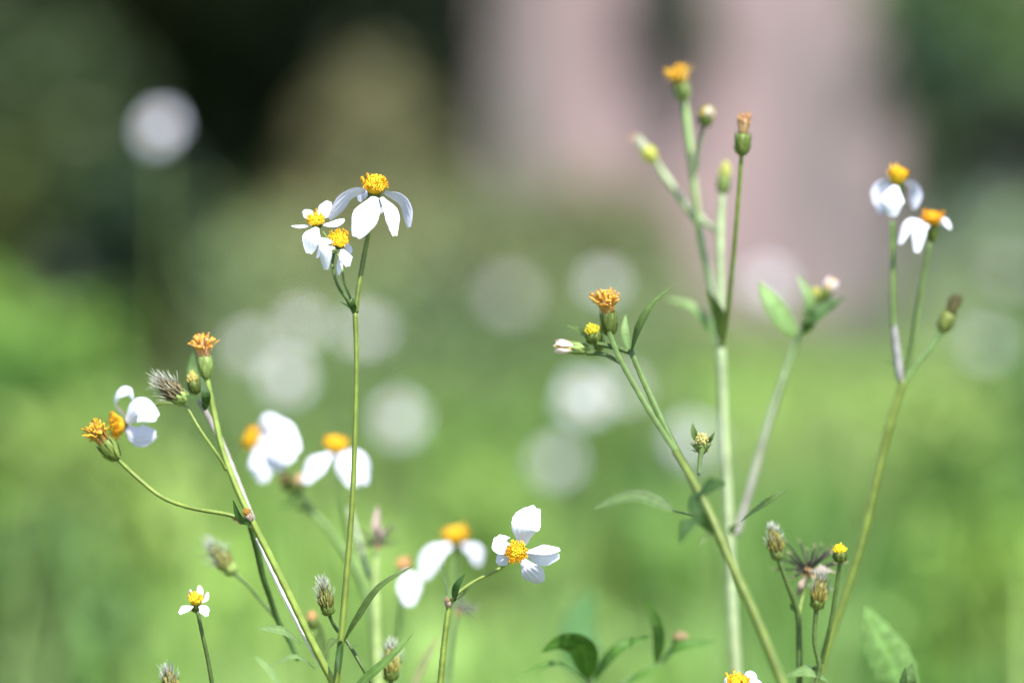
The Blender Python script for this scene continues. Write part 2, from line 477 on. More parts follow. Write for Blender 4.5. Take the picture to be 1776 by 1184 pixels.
# ------------------------------------------------------------------ the setting
def vnoise(x, y, s, seed):
    r = np.random.default_rng(seed); g = r.random((64, 64))
    u, v = x * s, y * s
    i, j = np.floor(u).astype(int), np.floor(v).astype(int); f, h = u - i, v - j
    f = f * f * (3 - 2 * f); h = h * h * (3 - 2 * h)
    q = lambda a, b: g[a % 64, b % 64]
    return (q(i, j) * (1 - f) + q(i + 1, j) * f) * (1 - h) + (q(i, j + 1) * (1 - f) + q(i + 1, j + 1) * f) * h

def ground():
    n = 120
    xs = np.linspace(-1, 1, n); xs = np.sign(xs) * np.abs(xs) ** 2 * 60
    ys = np.linspace(0, 1, n) ** 2 * 120 - 4
    X, Y = np.meshgrid(xs, ys); Z = 0.05 * (vnoise(X, Y, .7, 1) - .5) * (Y > 2.2)
    V = np.stack([X.ravel(), Y.ravel(), Z.ravel()], 1)
    F = [(i * n + j, i * n + j + 1, (i + 1) * n + j + 1, (i + 1) * n + j) for i in range(n - 1) for j in range(n - 1)]
    m = bpy.data.materials.new('ground'); m.use_nodes = True
    nd, l = m.node_tree.nodes, m.node_tree.links; p = nd['Principled BSDF']; p.inputs['Roughness'].default_value = .95
    tc = nd.new('ShaderNodeTexCoord'); a = nd.new('ShaderNodeTexNoise'); a.inputs['Scale'].default_value = 2.2; a.inputs['Detail'].default_value = 8
    l.new(tc.outputs['Object'], a.inputs['Vector']); cr = nd.new('ShaderNodeValToRGB')
    e = cr.color_ramp.elements; e[0].position = .35; e[0].color = (.075, .055, .03, 1); e[1].position = .62; e[1].color = (.09, .15, .035, 1)
    l.new(a.outputs[0], cr.inputs[0]); l.new(cr.outputs[0], p.inputs['Base Color'])
    me = bpy.data.meshes.new('ground'); me.from_pydata(V.tolist(), [], F); me.materials.append(m)
    o = obj_raw('ground', me); o['kind'] = 'structure'
ground()

def scatter(pos, dirs, L, W, col, bend=0.25, flat=0.0):
    """many folded leaves: arrays (n,3) base points, directions; returns verts, faces, colours"""
    n = len(pos)
    side = np.cross(dirs, rng.normal(size=(n, 3)) * (1 - flat) + np.array([0, 0, 1.6]) * flat); side /= np.linalg.norm(side, axis=1)[:, None]
    nn = np.cross(side, dirs)
    L, W = L[:, None], W[:, None]
    v0 = pos; m = pos + dirs * L * .5 + nn * L * bend * .3
    v1 = m + side * W * .5 + nn * W * .15; v2 = m; v3 = m - side * W * .5 + nn * W * .15
    v4 = pos + dirs * L + nn * (-L * bend * .2)
    V = np.stack([v0, v1, v2, v3, v4], 1).reshape(-1, 3)
    b = np.arange(n)[:, None] * 5
    F = np.concatenate([b + np.array([[0, 1, 2]]), b + np.array([[0, 2, 3]]), b + np.array([[2, 1, 4]]), b + np.array([[3, 2, 4]])], 0)
    return V, F, np.repeat(col, 5, 0)

def mesh_fast(name, V, F, C, mat, parent=None):
    me = bpy.data.meshes.new(name)
    o_ = np.array(parent['_o']) if parent is not None else np.zeros(3)
    V = V - o_
    me.vertices.add(len(V)); me.vertices.foreach_set('co', V.astype(np.float32).ravel())
    me.loops.add(F.size); me.loops.foreach_set('vertex_index', F.astype(np.int32).ravel())
    me.polygons.add(len(F)); me.polygons.foreach_set('loop_start', (np.arange(len(F)) * 3).astype(np.int32))
    me.update(calc_edges=True); me.validate()
    a = me.color_attributes.new('tint', 'FLOAT_COLOR', 'POINT')
    a.data.foreach_set('color', np.concatenate([C, np.ones((len(C), 1))], 1).astype(np.float32).ravel())
    me.materials.append(mat)
    o = obj_raw(name, me)
    if parent is not None: o.parent = parent
    o['_o'] = o_.tolist()
    return o

def unit(v):
    return v / np.linalg.norm(v, axis=1)[:, None]

def meadow():
    n = 90000
    d = 1.9 + (rng.random(n) ** 0.75) * 13
    x = (rng.random(n) - .5) * (d * .36 * 1.9 + 1.2)
    y = d
    patch = vnoise(x * 1.0 + 30, y * .45 + 9, 2.4, 3); p2 = vnoise(x + 11, y * .5 + 40, 1.1, 4); p3 = vnoise(x + 50, y * .3 + 5, 3.6, 8)
    keep = rng.random(n) < 0.2 + patch * 1.1
    x, y, d, patch, p2, p3 = (q[keep] for q in (x, y, d, patch, p2, p3)); n = len(x)
    h = (.05 + .22 * patch ** 1.5) * (.5 + rng.random(n) * .8) * np.clip((d - 1.0) / 4, .3, 1)
    pos = np.stack([x, y, np.zeros(n)], 1)
    broad = rng.random(n) < .65
    pos[broad, 2] = h[broad] * rng.random(broad.sum())
    up = np.where(broad, .35, 1.6)
    dr = rng.normal(size=(n, 3)) * np.array([1, 1, .3]); dr[:, 2] = up + rng.random(n) * .5; dr = unit(dr)
    L = np.where(broad, .04 + .07 * rng.random(n), .1 + h * .9); W = np.where(broad, L * .55, .006 + .006 * rng.random(n))
    W = W * np.clip(d / 5, 1, 1.8); L = L * np.clip(d / 5, 1, 1.5)
    cA, cB, cC = np.array([.265, .425, .070]), np.array([.095, .215, .045]), np.array([.30, .44, .15])
    t = np.clip(p3 * 3.0 - 1.0, 0, 1)[:, None]; u = np.clip(p2 * 2.2 - 1.1, 0, 1)[:, None]
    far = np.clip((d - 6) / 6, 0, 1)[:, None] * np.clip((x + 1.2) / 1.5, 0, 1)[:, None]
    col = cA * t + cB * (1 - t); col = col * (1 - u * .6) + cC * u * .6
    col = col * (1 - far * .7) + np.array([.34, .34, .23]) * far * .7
    col = col * rng.uniform(.7, 1.3, (n, 1))
    # taller loose grey-green weeds farther back
    m = 17000
    d2 = 5.0 + rng.random(m) * 6.5; x2 = (rng.random(m) * 1.9 - .68) * d2 * .18 * 1.25
    hh = .62 * rng.random(m) ** 1.6 * (.55 + .75 * vnoise(x2 + 20, d2, 1.6, 21)); gap = (x2 / d2 * FPX + 888 > 1190) & (x2 / d2 * FPX + 888 < 1570); hh = np.where(gap, hh * .45, hh); hh = np.where(x2 / d2 * FPX + 888 < 340, hh * .4, hh); pos2 = np.stack([x2, d2, hh], 1)
    dr2 = rng.normal(size=(m, 3)); dr2[:, 2] = np.abs(dr2[:, 2]) * 1.3; dr2 = unit(dr2)
    q2 = vnoise(x2 + 44, d2 * .4 + 3, 2.2, 23)[:, None]
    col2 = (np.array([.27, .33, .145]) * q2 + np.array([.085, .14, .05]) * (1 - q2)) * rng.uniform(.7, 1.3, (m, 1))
    pos = np.vstack([pos, pos2]); dr = np.vstack([dr, dr2]); L = np.concatenate([L, rng.uniform(.04, .11, m)]); W = np.concatenate([W, rng.uniform(.012, .035, m)]); col = np.vstack([col, col2])
    # thin stalks standing closer, only ever seen as faint streaks
    m = 110
    d3 = 1.45 + rng.random(m) * 1.6; x3 = (rng.random(m) - .5) * d3 * .48
    dr3 = unit(np.stack([rng.normal(0, .16, m), rng.normal(0, .12, m), np.ones(m)], 1))
    c3 = np.where(rng.random((m, 1)) < .45, np.array([[.30, .40, .14]]), np.array([[.09, .19, .04]])) * rng.uniform(.7, 1.2, (m, 1))
    pos = np.vstack([pos, np.stack([x3, d3, np.zeros(m)], 1)]); dr = np.vstack([dr, dr3])
    L = np.concatenate([L, rng.uniform(.36, .56, m)]); W = np.concatenate([W, rng.uniform(.004, .009, m)]); col = np.vstack([col, c3])
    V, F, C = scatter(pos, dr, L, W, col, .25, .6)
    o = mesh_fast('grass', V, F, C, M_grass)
    o['kind'] = 'stuff'; o['label'] = 'out of focus green grass and low weeds covering the meadow'; o['category'] = 'grass'
meadow()

def shrub(name, label, cat, base, clumps, n, col, lsize, group=None, colvar=.3, trunk=None, patchy=.35):
    """clumps: (dx, dy, z, rx, ry, rz) ellipsoids of leaves round the base"""
    o = thing(name, label, cat, base, group); b = np.array(base, float)
    vol = np.array([c[3] * c[4] * c[5] for c in clumps]) ** .7; cnt = (vol / vol.sum() * n).astype(int)
    PV = []
    for c, k in zip(clumps, cnt):
        q = unit(rng.normal(size=(k, 3))) * (rng.random((k, 1)) ** .45)
        q = q * (1 + .3 * (vnoise(q[:, 0] * 2 + c[0] + 20, q[:, 2] * 2 + 20, 1.5, 5)[:, None] - .5))
        PV.append(b + np.array(c[:3]) + q * np.array(c[3:]))
    pos = np.concatenate(PV); pos[:, 2] = np.maximum(pos[:, 2], .01)
    keep = vnoise(pos[:, 0] + 40 + pos[:, 1], pos[:, 2] + 40, 3.5, 6) > patchy * .6
    pos = pos[keep]; n = len(pos)
    dr = unit(rng.normal(size=(n, 3)) + np.array([0, -.2, .1]))
    L = lsize * rng.uniform(.6, 1.4, n)
    cm = vnoise(pos[:, 0] + 60, pos[:, 2] + 60 + pos[:, 1], 4, 12)[:, None]
    c2 = np.asarray(col); c2 = c2 if c2.ndim == 2 else np.stack([c2, c2 * np.array([.75, .9, .9])])
    cc = (c2[0] * cm + c2[1] * (1 - cm)) * rng.uniform(1 - colvar, 1 + colvar, (n, 1))
    V, F, C = scatter(pos, dr, L, L * .5, cc)
    mesh_fast('crown', V, F, C, M_shrub, o)
    tb = MB()
    for c in (trunk or clumps):
        e = b + np.array(c[:3]) ; m_ = b * .6 + e * .4 + np.array([random.uniform(-.06, .06), 0, .1])
        r0 = .02 + .02 * max(c[3:]); tube(tb, crv([b + np.array([random.uniform(-.03, .03), random.uniform(-.03, .03), -.05]), m_, e], 8), np.linspace(r0, r0 * .35, 8), np.array([.09, .065, .045]), 7)
    tb.build('trunk' if cat == 'tree' else 'branches', M_bark, o)
    return o

def gx(px, d):            # world x of a photo column at distance d
    return (px - 888) / FPX * d
def gz(py, d):            # world height of a photo row at distance d
    return CAM_H - (py - 420) / FPX * d

def wall():
    d = 13.0; x0, x1 = gx(845, d), gx(2300, d); h = 2.6; th = .22
    o = thing('boundary_wall', 'pale pink plastered wall standing far behind the flowers, with green creeper hanging on it', 'wall', ((x0 + x1) / 2, d, 0))
    def box(mb, x0, x1, y0, y1, z0, z1, c, nx=1, nz=1):
        V = [(x, y, z) for z in (z0, z1) for y in (y0, y1) for x in (x0, x1)]
        mb.add(V, [(0, 1, 5, 4), (1, 3, 7, 5), (3, 2, 6, 7), (2, 0, 4, 6), (4, 5, 7, 6), (0, 2, 3, 1)], c)
    m = bpy.data.materials.new('plaster'); m.use_nodes = True
    nd, l = m.node_tree.nodes, m.node_tree.links; p = nd['Principled BSDF']; p.inputs['Roughness'].default_value = .9
    tc = nd.new('ShaderNodeTexCoord'); a = nd.new('ShaderNodeTexNoise'); a.inputs['Scale'].default_value = 2.6; a.inputs['Detail'].default_value = 6
    mp = nd.new('ShaderNodeMapping'); mp.inputs['Scale'].default_value = (1, 1, .22)
    l.new(tc.outputs['Object'], mp.inputs['Vector']); l.new(mp.outputs[0], a.inputs['Vector']); cr = nd.new('ShaderNodeValToRGB')
    e = cr.color_ramp.elements; e[0].position = .38; e[0].color = (.135, .115, .112, 1); e[1].position = .62; e[1].color = (.30, .205, .205, 1)
    l.new(a.outputs[0], cr.inputs[0]); l.new(cr.outputs[0], p.inputs['Base Color'])
    mb = MB(); box(mb, x0, x1, d, d + th, -.1, h, (.4, .3, .3)); mb.build('wall_face', m, o, smooth=False)
    cb = MB(); box(cb, x0 - .03, x1 + .03, d - .04, d + th + .04, h + .002, h + .1, (.35, .28, .27)); cb.build('coping', m, o, smooth=False)
wall()

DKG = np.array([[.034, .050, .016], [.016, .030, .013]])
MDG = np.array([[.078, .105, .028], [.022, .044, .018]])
OLV = np.array([[.225, .205, .085], [.12, .13, .05]])
GRY = np.array([[.22, .27, .18], [.13, .18, .12]])
# big low-branching tree, its unseen overhang added to shade the upper left
d = 10.0
shrub('shade_tree', 'large dark tree with overhanging crown out of view, added to shade the upper left background', 'tree', (gx(-250, d), d + 2.0, 0),
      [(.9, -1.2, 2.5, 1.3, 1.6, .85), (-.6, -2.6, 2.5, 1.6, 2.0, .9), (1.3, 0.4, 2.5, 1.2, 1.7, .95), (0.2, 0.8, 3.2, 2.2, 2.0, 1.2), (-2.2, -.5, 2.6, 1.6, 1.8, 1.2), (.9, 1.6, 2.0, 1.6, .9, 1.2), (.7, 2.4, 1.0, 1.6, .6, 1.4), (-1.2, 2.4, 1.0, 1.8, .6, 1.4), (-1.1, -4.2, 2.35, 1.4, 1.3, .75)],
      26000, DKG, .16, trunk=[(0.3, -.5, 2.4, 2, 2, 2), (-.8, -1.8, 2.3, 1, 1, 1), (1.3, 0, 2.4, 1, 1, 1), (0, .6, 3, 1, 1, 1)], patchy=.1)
d = 7.0
shrub('leafy_shrub', 'dark green shrub at the far left edge under the shade tree', 'shrub', (gx(110, d), d, 0),
      [(-.2, 0, .5, .28, .3, .45), (0, .1, .85, .22, .3, .35), (.1, .1, .3, .2, .3, .3), (-.4, .2, 1.0, .3, .3, .35)], 4200, MDG, .07, 'shrubs behind the flowers')
d = 6.0
shrub('leafy_shrub', 'bright yellow-green bush low at the left edge in front of the dark shrub', 'shrub', (gx(30, d), d, 0),
      [(-.16, 0, .42, .16, .3, .14), (.02, 0, .28, .2, .3, .18), (.2, -.1, .16, .16, .25, .14), (-.1, 0, .14, .26, .3, .14), (.13, .1, .40, .07, .1, .08)], 2000, np.array([[.24, .38, .06], [.12, .24, .04]]), .06, 'shrubs behind the flowers')
d = 8.5
shrub('leafy_shrub', 'dry olive-brown shrub in the middle of the left background below the black shade', 'shrub', (gx(560, d), d, 0),
      [(.0, 0, .44, .30, .25, .34), (.25, 0, .42, .28, .3, .34), (-.22, .1, .28, .2, .3, .22)], 3400, OLV, .06, 'shrubs behind the flowers')
d = 10.5
shrub('leafy_shrub', 'grey-olive shrub left of the pink wall behind the tall stems', 'shrub', (gx(850, d), d, 0),
      [(-.2, 0, .5, .45, .35, .4), (.25, 0, .45, .42, .35, .42), (-.45, .2, .85, .28, .3, .5), (.5, .1, .52, .3, .3, .34)], 5400, OLV * np.array([.95, .95, 1.1]), .07, 'shrubs behind the flowers')
d = 9.0
shrub('leafy_shrub', 'tall mid-green shrub in the upper right corner beside the pink wall', 'shrub', (gx(1695, d), d, 0),
      [(.05, 0, .9, .3, .35, .5), (-.1, .1, 1.35, .28, .3, .3), (.3, .1, 1.1, .35, .3, .5), (.1, 0, .4, .35, .3, .3)], 4600, MDG * np.array([1.3, 1.6, 1.7]), .08, 'shrubs behind the flowers')
d = 7.6
shrub('leafy_shrub', 'pale grey-green bush low at the right edge behind the two white flowers', 'shrub', (gx(1720, d), d, 0),
      [(.05, 0, .4, .3, .25, .36), (-.16, .1, .25, .22, .25, .22)], 3000, GRY, .06, 'shrubs behind the flowers')
d = 15.0
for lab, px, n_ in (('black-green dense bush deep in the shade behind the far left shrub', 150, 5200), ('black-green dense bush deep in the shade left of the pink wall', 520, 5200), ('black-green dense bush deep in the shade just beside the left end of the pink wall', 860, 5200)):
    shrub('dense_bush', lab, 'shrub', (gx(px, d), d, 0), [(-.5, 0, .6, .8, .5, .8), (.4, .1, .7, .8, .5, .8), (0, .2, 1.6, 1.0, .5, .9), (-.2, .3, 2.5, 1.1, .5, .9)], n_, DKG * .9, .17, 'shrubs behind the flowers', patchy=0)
d = 8.0
shrub('leafy_shrub', 'pale yellow-olive low bush beneath the pink wall in the middle background', 'shrub', (gx(1010, d), d, 0),
      [(-.15, 0, .32, .3, .3, .26), (.2, 0, .24, .26, .3, .2)], 2200, OLV * np.array([1.1, 1.2, 1.3]), .055, 'shrubs behind the flowers')
WD = [ # label
 ('dark leafy weed clump in the left half below the pale blurred flower cluster', 330, 800, 4.4, .075, np.array([[.11, .20, .05], [.06, .12, .03]])),
 ('deep green weed clump low between the bent stalk and the dark curling leaves', 1090, 985, 3.6, .06, np.array([[.12, .24, .03], [.07, .15, .025]])),
 ('bright green weed clump low in the middle beneath the pale blurred flower', 830, 890, 4.0, .08, np.array([[.30, .46, .10], [.22, .36, .08]])),
 ('reddish-olive weed clump at the foot of the pink wall behind the pale stem', 1160, 560, 8.0, .15, np.array([[.24, .22, .13], [.14, .15, .08]])),
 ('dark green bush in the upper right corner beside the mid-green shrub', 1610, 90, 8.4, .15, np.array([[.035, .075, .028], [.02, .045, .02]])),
 ('dark leaf clump painted in for the shaded gap between the far left and olive-brown shrubs', 232, 400, 6.6, .19, np.array([[.022, .045, .018], [.012, .026, .012]])),  # dark leaf colour stands in for the shade of a gap
 ('very dark leaf clump painted in for the shaded hole in the mid-green shrub at the upper right edge', 1785, 235, 8.0, .16, np.array([[.014, .022, .009], [.008, .013, .006]])),  # near-black leaf colour stands in for a shaded hole
 ('dark green weed clump low at the left edge, beneath the bright bush', 45, 705, 4.2, .11, np.array([[.06, .15, .02], [.04, .10, .02]])),
 ('bright green weed clump at the left edge beside the dark clump', 150, 800, 3.8, .10, np.array([[.30, .42, .10], [.22, .34, .08]])),
 ('dark green weed clump in the lower left corner', 60, 1000, 3.2, .085, np.array([[.12, .23, .05], [.08, .16, .045]])),
 ('small dark bush in the middle background left of the pale blurred flower', 775, 570, 7.0, .16, np.array([[.07, .095, .05], [.04, .06, .03]])),
 ('bright green weed clump at the right behind the curved slender plant', 1610, 745, 4.6, .12, np.array([[.32, .44, .12], [.24, .36, .09]])),
 ('dark green weed clump at the right edge under the bright clump', 1660, 870, 4.0, .09, np.array([[.12, .24, .04], [.08, .17, .03]])),
 ('yellow-green weed clump in the lower right corner', 1720, 1010, 3.3, .09, np.array([[.27, .42, .07], [.20, .34, .06]])),
 ('deep green weed clump beside the yellow-green one at the right edge', 1765, 700, 5.0, .13, np.array([[.09, .19, .04], [.06, .13, .03]])),
]
for lab, px, py, d, r_, c_ in WD:
    h_ = gz(py, d)
    shrub('leafy_weed', lab, 'weed', (gx(px, d), d, 0), [(0, 0, h_, r_, r_, r_ * 1.05), (0, 0, h_ * .45, r_ * .8, r_, h_ * .42), (r_ * .7, .05, h_ - r_ * .7, r_ * .8, r_, r_ * .7), (-r_ * .6, 0, h_ - r_ * .9, r_ * .9, r_, r_ * .7)], 1000, c_, r_ * .42, 'weed clumps in the meadow', patchy=.1)

def vine():
    o = thing('hanging_creeper', 'dark green creeper hanging down the pink wall above the tall pale stem', 'creeper', (gx(1170, 12.85), 12.85, 2.6))
    pos = []
    for i in range(480):
        t = random.random(); y0 = gz(-140 + 250 * t, 12.8)
        pos.append((gx(1150 + 75 * t, 12.8) + random.gauss(0, .05), 12.82 + random.uniform(-.1, .08), y0 + random.gauss(0, .04)))
    pos = np.array(pos); n = len(pos)
    dr = unit(rng.normal(size=(n, 3)) + np.array([0, -.4, -.6])); L = rng.uniform(.05, .1, n)
    V, F, C = scatter(pos, dr, L, L * .6, np.array([.035, .07, .025]) * rng.uniform(.7, 1.3, (n, 1)))
    mesh_fast('leaves', V, F, C, M_shrub, o)
    tb = MB(); tube(tb, crv([(gx(1150, 12.8), 12.9, 2.72), (gx(1165, 12.8), 12.85, 2.2), (gx(1222, 12.8), 12.88, gz(105, 12.8))], 10), np.linspace(.015, .005, 10), np.array([.08, .07, .04]), 6)
    tb.build('stem', M_bark, o)
vine()

# ------------------------------------------------------------------ far, strongly blurred flowers
def far_flower(label, x, y, d, size, axis=(0, .3, .95), npet=5, droop=.1, cat='wildflower', col=WHITE, disc=ORA, dr_=.18):
    c = at(x, y, d); A = dirc(*axis); b = np.array([c[0] + random.uniform(-.05, .05), c[1] + random.uniform(0, .06), 0])
    o = thing('wildflower', label, cat, b, 'white wildflowers blurred in the meadow behind')
    X, Y, A = frame(A)
    q = crv([[*b, .0022], [*(b * .45 + c * .55 + np.array([.01, .01, 0])), .0018], [*(c - A * size * .25), .0012]], 14)
    sb = MB(); tube(sb, q[:, :3], q[:, 3], G_STEM, 7); sb.build('stem', M_stem, o)
    fb = MB(); florets(fb, c, A, size * dr_, size * .12, 34, disc, YEL, 1, .5, 2)
    h = fb.build('flower_head', M_floret, o, c)
    cb = MB(); calyx(cb, c - A * size * .14, A, size * .12, size * .15); cb.build('calyx', M_green, h)
    a0 = random.uniform(0, 6)
    for i in range(npet):
        a = a0 + i * 2 * math.pi / npet + random.uniform(-.12, .12); rad = X * math.cos(a) + Y * math.sin(a)
        k = size * .5 * random.uniform(.9, 1.1)
        pb = MB(); petal_sheet(pb, [c + rad * size * .1, c + rad * k * .6 + A * k * .08, c + rad * k - A * k * droop], size * .36, A, col, .2, .06, 0, 10, 7)
        pb.build('petal', M_petal, h, c)
    for t, s_ in ((.35, 1), (.35, -1), (.6, 1)):
        e = b * (1 - t) + c * t
        lb = MB(); leaf_sheet(lb, [e, e + np.array([.03 * s_, -.01, .025]), e + np.array([.065 * s_, -.02, .02])], .016, np.array([0, -.3, 1.]), G_LEAF, .3, .1, 13); lb.build('leaf', M_leaf, o, e)
    return o

FAR = [  # label, x, y, distance, diameter, axis, petals
 ('bright round white flower blurred against the black shade at upper left', 275, 222, 2.28, .031, (-.35, .35, .85), 6),
 ('pale blurred white flower left of the tall central stem, lower of the cluster', 497, 655, 2.5, .031, (0, .4, .9), 5),
 ('pale blurred white flower left of the tall central stem, upper of the cluster', 522, 562, 2.6, .026, (.1, .5, .9), 5),
 ('faint blurred white flower directly behind the tall central stem below its fork', 632, 570, 2.8, .030, (0, .7, .7), 5),
 ('faint blurred white flower at the left end of the pale cluster above the left plant', 432, 600, 2.7, .024, (0, .5, .9), 5),
 ('blurred cream white flower just right of the tall central stem', 692, 727, 2.5, .033, (0, .3, .9), 5),
 ('pale green-white blurred flower low in the middle, left of the right-hand plants', 965, 800, 2.75, .028, (0, .4, .9), 5),
 ('bluish white blurred flower beside the drooping green branch with orange head', 1013, 692, 2.25, .031, (.1, .3, .9), 5),
 ('cream blurred flower overlapping the bluish white blurred one', 1082, 672, 2.6, .026, (.3, .6, .7), 5),
 ('pinkish cream blurred flower behind the orange spent head of the drooping branch', 1046, 488, 2.5, .023, (0, .6, .8), 5),
 ('large very faint pale blurred flower in the grey-green middle background', 885, 510, 4.4, .038, (0, .7, .7), 5),
 ('lilac white blurred flower on the pink wall behind the pale leaf pair', 1332, 490, 2.6, .029, (0, .3, .9), 5),
 ('cream white blurred flower behind the small green star-shaped bud', 1200, 765, 2.5, .032, (-.2, .4, .9), 5),
 ('faint grey-white blurred flower at the right edge', 1712, 595, 3.2, .026, (0, .6, .8), 5),
 ('very faint whitish blurred flower at the right edge above the other one', 1748, 470, 3.3, .024, (.3, .6, .7), 4),
]
for f in FAR: far_flower(*f)

# ------------------------------------------------------------------ the plants in and near focus
GRP = 'tall white wildflower plants in the foreground'
# --- central tall stem with the three sharp flowers
p = Plant('wildflower_plant', 'tall slender stem in the centre-left carrying three sharp white flowers with yellow centres', 'wildflower', base_of(P(580, 1184, .0), (-.01, .02)), GRP)
p.stem([(582, 1190, .002, 5.8), (592, 1105, 0, 5.8), (601, 1000, 0, 5.2), (611, 870, 0, 4.4), (616, 740, 0, 4.0), (618, 620, 0, 3.9), (616, 540, 0, 4.5)], G_STEM, to_ground=True)
p.stem([(616, 542, 0, 4.8), (621, 505, 0, 4.0), (632, 440, .002, 4.2), (643, 390, .003, 4.1), (652, 352, .003, 3.6)], G_STEM * .8, 'flower_stalk')
p.stem([(614, 542, 0, 3.6), (602, 520, -.002, 3.2), (586, 495, -.003, 2.9), (577, 465, -.003, 2.8), (579, 440, -.001, 2.6)], G_MID, 'flower_stalk')
p.stem([(615, 540, .002, 3.0), (607, 515, .004, 2.6), (597, 490, .005, 2.5), (589, 450, .007, 2.4), (560, 402, .008, 2.2)], G_STEM, 'flower_stalk')
p.leaf([(613, 540, 0), (603, 531, -.002), (588, 522, -.004)], 7, (0, .6, .7), G_DARK, name='bract')
p.leaf([(615, 541, -.002), (612, 529, -.004), (613, 516, -.004)], 12, (0, .1, 1), G_DARK, name='bract')
p.flower(650, 331, 0, (.05, .90, .42), 25, 25, [
   ([(650, 341, -3), (636, 366, -8), (617, 413, -8)], 47, (-.1, .35, .93), dict(cup=.25, notch=.03)),
   ([(634, 331, -1), (605, 341, -3), (571, 382, -4)], 40, (.50, -.75, .50), dict(col=SHADED_WHITE, cup=.12)),
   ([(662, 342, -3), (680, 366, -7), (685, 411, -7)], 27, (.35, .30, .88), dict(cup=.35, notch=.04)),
   ([(667, 334, 3), (698, 352, 3), (710, 396, 2)], 33, (-.68, -.42, .58), dict(cup=.2, col=SHADED_WHITE)),
   ([(655, 344, 4), (660, 355, 7), (656, 371, 8)], 26, (.1, -.1, 1), dict(col=SHADED_WHITE)),
   ([(640, 334, 3), (628, 336, 6), (623, 350, 7)], 20, (-.3, .1, .9), dict(col=SHADED_WHITE)),
  ], 90, ORA * .55 + YEL * .45, YEL, (11, 20), .42, 5, .55, .12)
p.flower(549, 386, .009, (-.10, .72, .68), 18.5, 13, [
   ([(555, 378, 3), (563, 366, 4), (571, 349, 5)], 26, (.1, .3, .95), {}),
   ([(561, 389, 0), (578, 386, -1), (598, 381, -1)], 20, (.1, .75, .6), {}),
   ([(540, 390, 0), (525, 391, -1), (505, 392, -2)], 15, (-.1, .9, .35), {}),
   ([(543, 378, 3), (535, 371, 4), (526, 365, 5)], 18, (-.2, .5, .8), dict(notch=.06)),
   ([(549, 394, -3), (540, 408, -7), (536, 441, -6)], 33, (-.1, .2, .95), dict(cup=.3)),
  ], 54, ORA * .3 + YEL * .7, LEMON, (8, 12), .5, 3, .3, .14)
p.flower(588, 419, -.004, (.10, .55, .83), 20, 13, [
   ([(580, 420, 0), (565, 414, -3), (552, 424, -3)], 26, (-.2, .7, .6), {}),
   ([(579, 427, -2), (563, 432, -6), (565, 469, -4)], 24, (-.3, .2, .9), dict(cup=.45)),
   ([(576, 424, -1), (558, 424, -5), (549, 448, -4)], 16, (-.5, .3, .7), dict(col=SHADED_WHITE, cup=.4)),
   ([(594, 432, -2), (600, 444, -5), (604, 463, -5)], 23, (.3, .1, .95), dict(notch=.05)),
   ([(591, 434, 1), (590, 452, 1), (587, 479, 0)], 11, (.1, .1, 1), dict(notch=.1)),
   ([(598, 424, 1), (605, 430, 2), (608, 440, 2)], 16, (.5, .3, .8), dict(col=SHADED_WHITE)),
  ], 60, ORA * .35 + YEL * .65, LEMON, (9, 16), .5, 3, .25, .16)
p.leaf([(596, 1114, 0), (622, 1072, -.004), (660, 1018, -.006), (719, 979, -.004)], 21, (-.35, .55, .75), G_MID, .75)
p.leaf([(592, 1110, 0), (578, 1110, -.004), (563, 1133, -.006)], 18, (0, .8, .5), G_MID, .3)
p.leaf([(592, 1112, -.001), (589, 1140, -.006), (588, 1172, -.008)], 16, (-.3, .2, .9), G_DARK, .5)
p.stem([(648, 1190, .004, 3.4), (625, 1150, .003, 3.2), (602, 1112, .006, 3.0), (582, 1088, .006, 3.0), (570, 1064, .004, 3.0)], G_MID, 'side_branch')
p.seed(571, 1066, .004, (-.22, .97, .1), 70, 17, 70)
p.leaf([(600, 1118, 0), (610, 1121, -.002), (622, 1119, -.003)], 6, (0, .9, .3), G_MID, name='bract')

# --- left leaning plant
p = Plant('wildflower_plant', 'left leaning plant with spent orange heads and one white flower facing left', 'wildflower', base_of(P(590, 1190, .01), (.09, .03)), GRP)
p.stem([(578, 1184, .008, 6.2), (540, 1110, .008, 6.0), (500, 1028, .008, 5.8), (465, 958, .008, 5.6), (437, 903, .008, 5.4), (409, 842, .01, 5.2), (386, 780, .012, 4.8), (371, 715, .014, 4.6), (358, 652, .015, 4.4)], G_STEM * 1.25, to_ground=True)
p.stem([(438, 903, .016, 6.5), (408, 826, .02, 6.0), (380, 758, .022, 5.5), (345, 693, .022, 4.6)], GREY * .9, 'dry_branch', GREY * .8)
p.stem([(392, 815, .008, 3.2), (378, 790, .006, 3.0), (347, 745, .006, 2.9), (322, 702, .008, 2.9)], G_STEM, 'flower_stalk')
p.stem([(574, 1176, .012, 5.2), (535, 1112, .012, 5.0), (500, 1045, .012, 4.8), (470, 985, .012, 4.2), (446, 932, .012, 3.4)], np.array([.74, .70, .72]), 'dry_branch')  # near-white colour holds the stem's painted glossy highlight
p.stem([(517, 1145, .03, 3.5), (500, 1108, .03, 4.0), (481, 1074, .028, 4.6), (468, 1035, .024, 4.6), (456, 1000, .02, 5.0), (446, 955, .016, 5.4), (434, 910, .012, 5.0)], G_DARK * 1.2, 'side_branch')
p.stem([(481, 1074, .028, 3.8), (456, 1046, .036, 3.2), (431, 1016, .042, 3.0), (406, 994, .044, 3.2)], G_MID, 'flower_stalk')
p.stem([(434, 908, .006, 4.2), (400, 893, .004, 3.6), (330, 880, .006, 3.4), (280, 861, .008, 3.4), (236, 826, .010, 3.4), (204, 796, .010, 3.4)], G_STEM, 'flower_stalk')
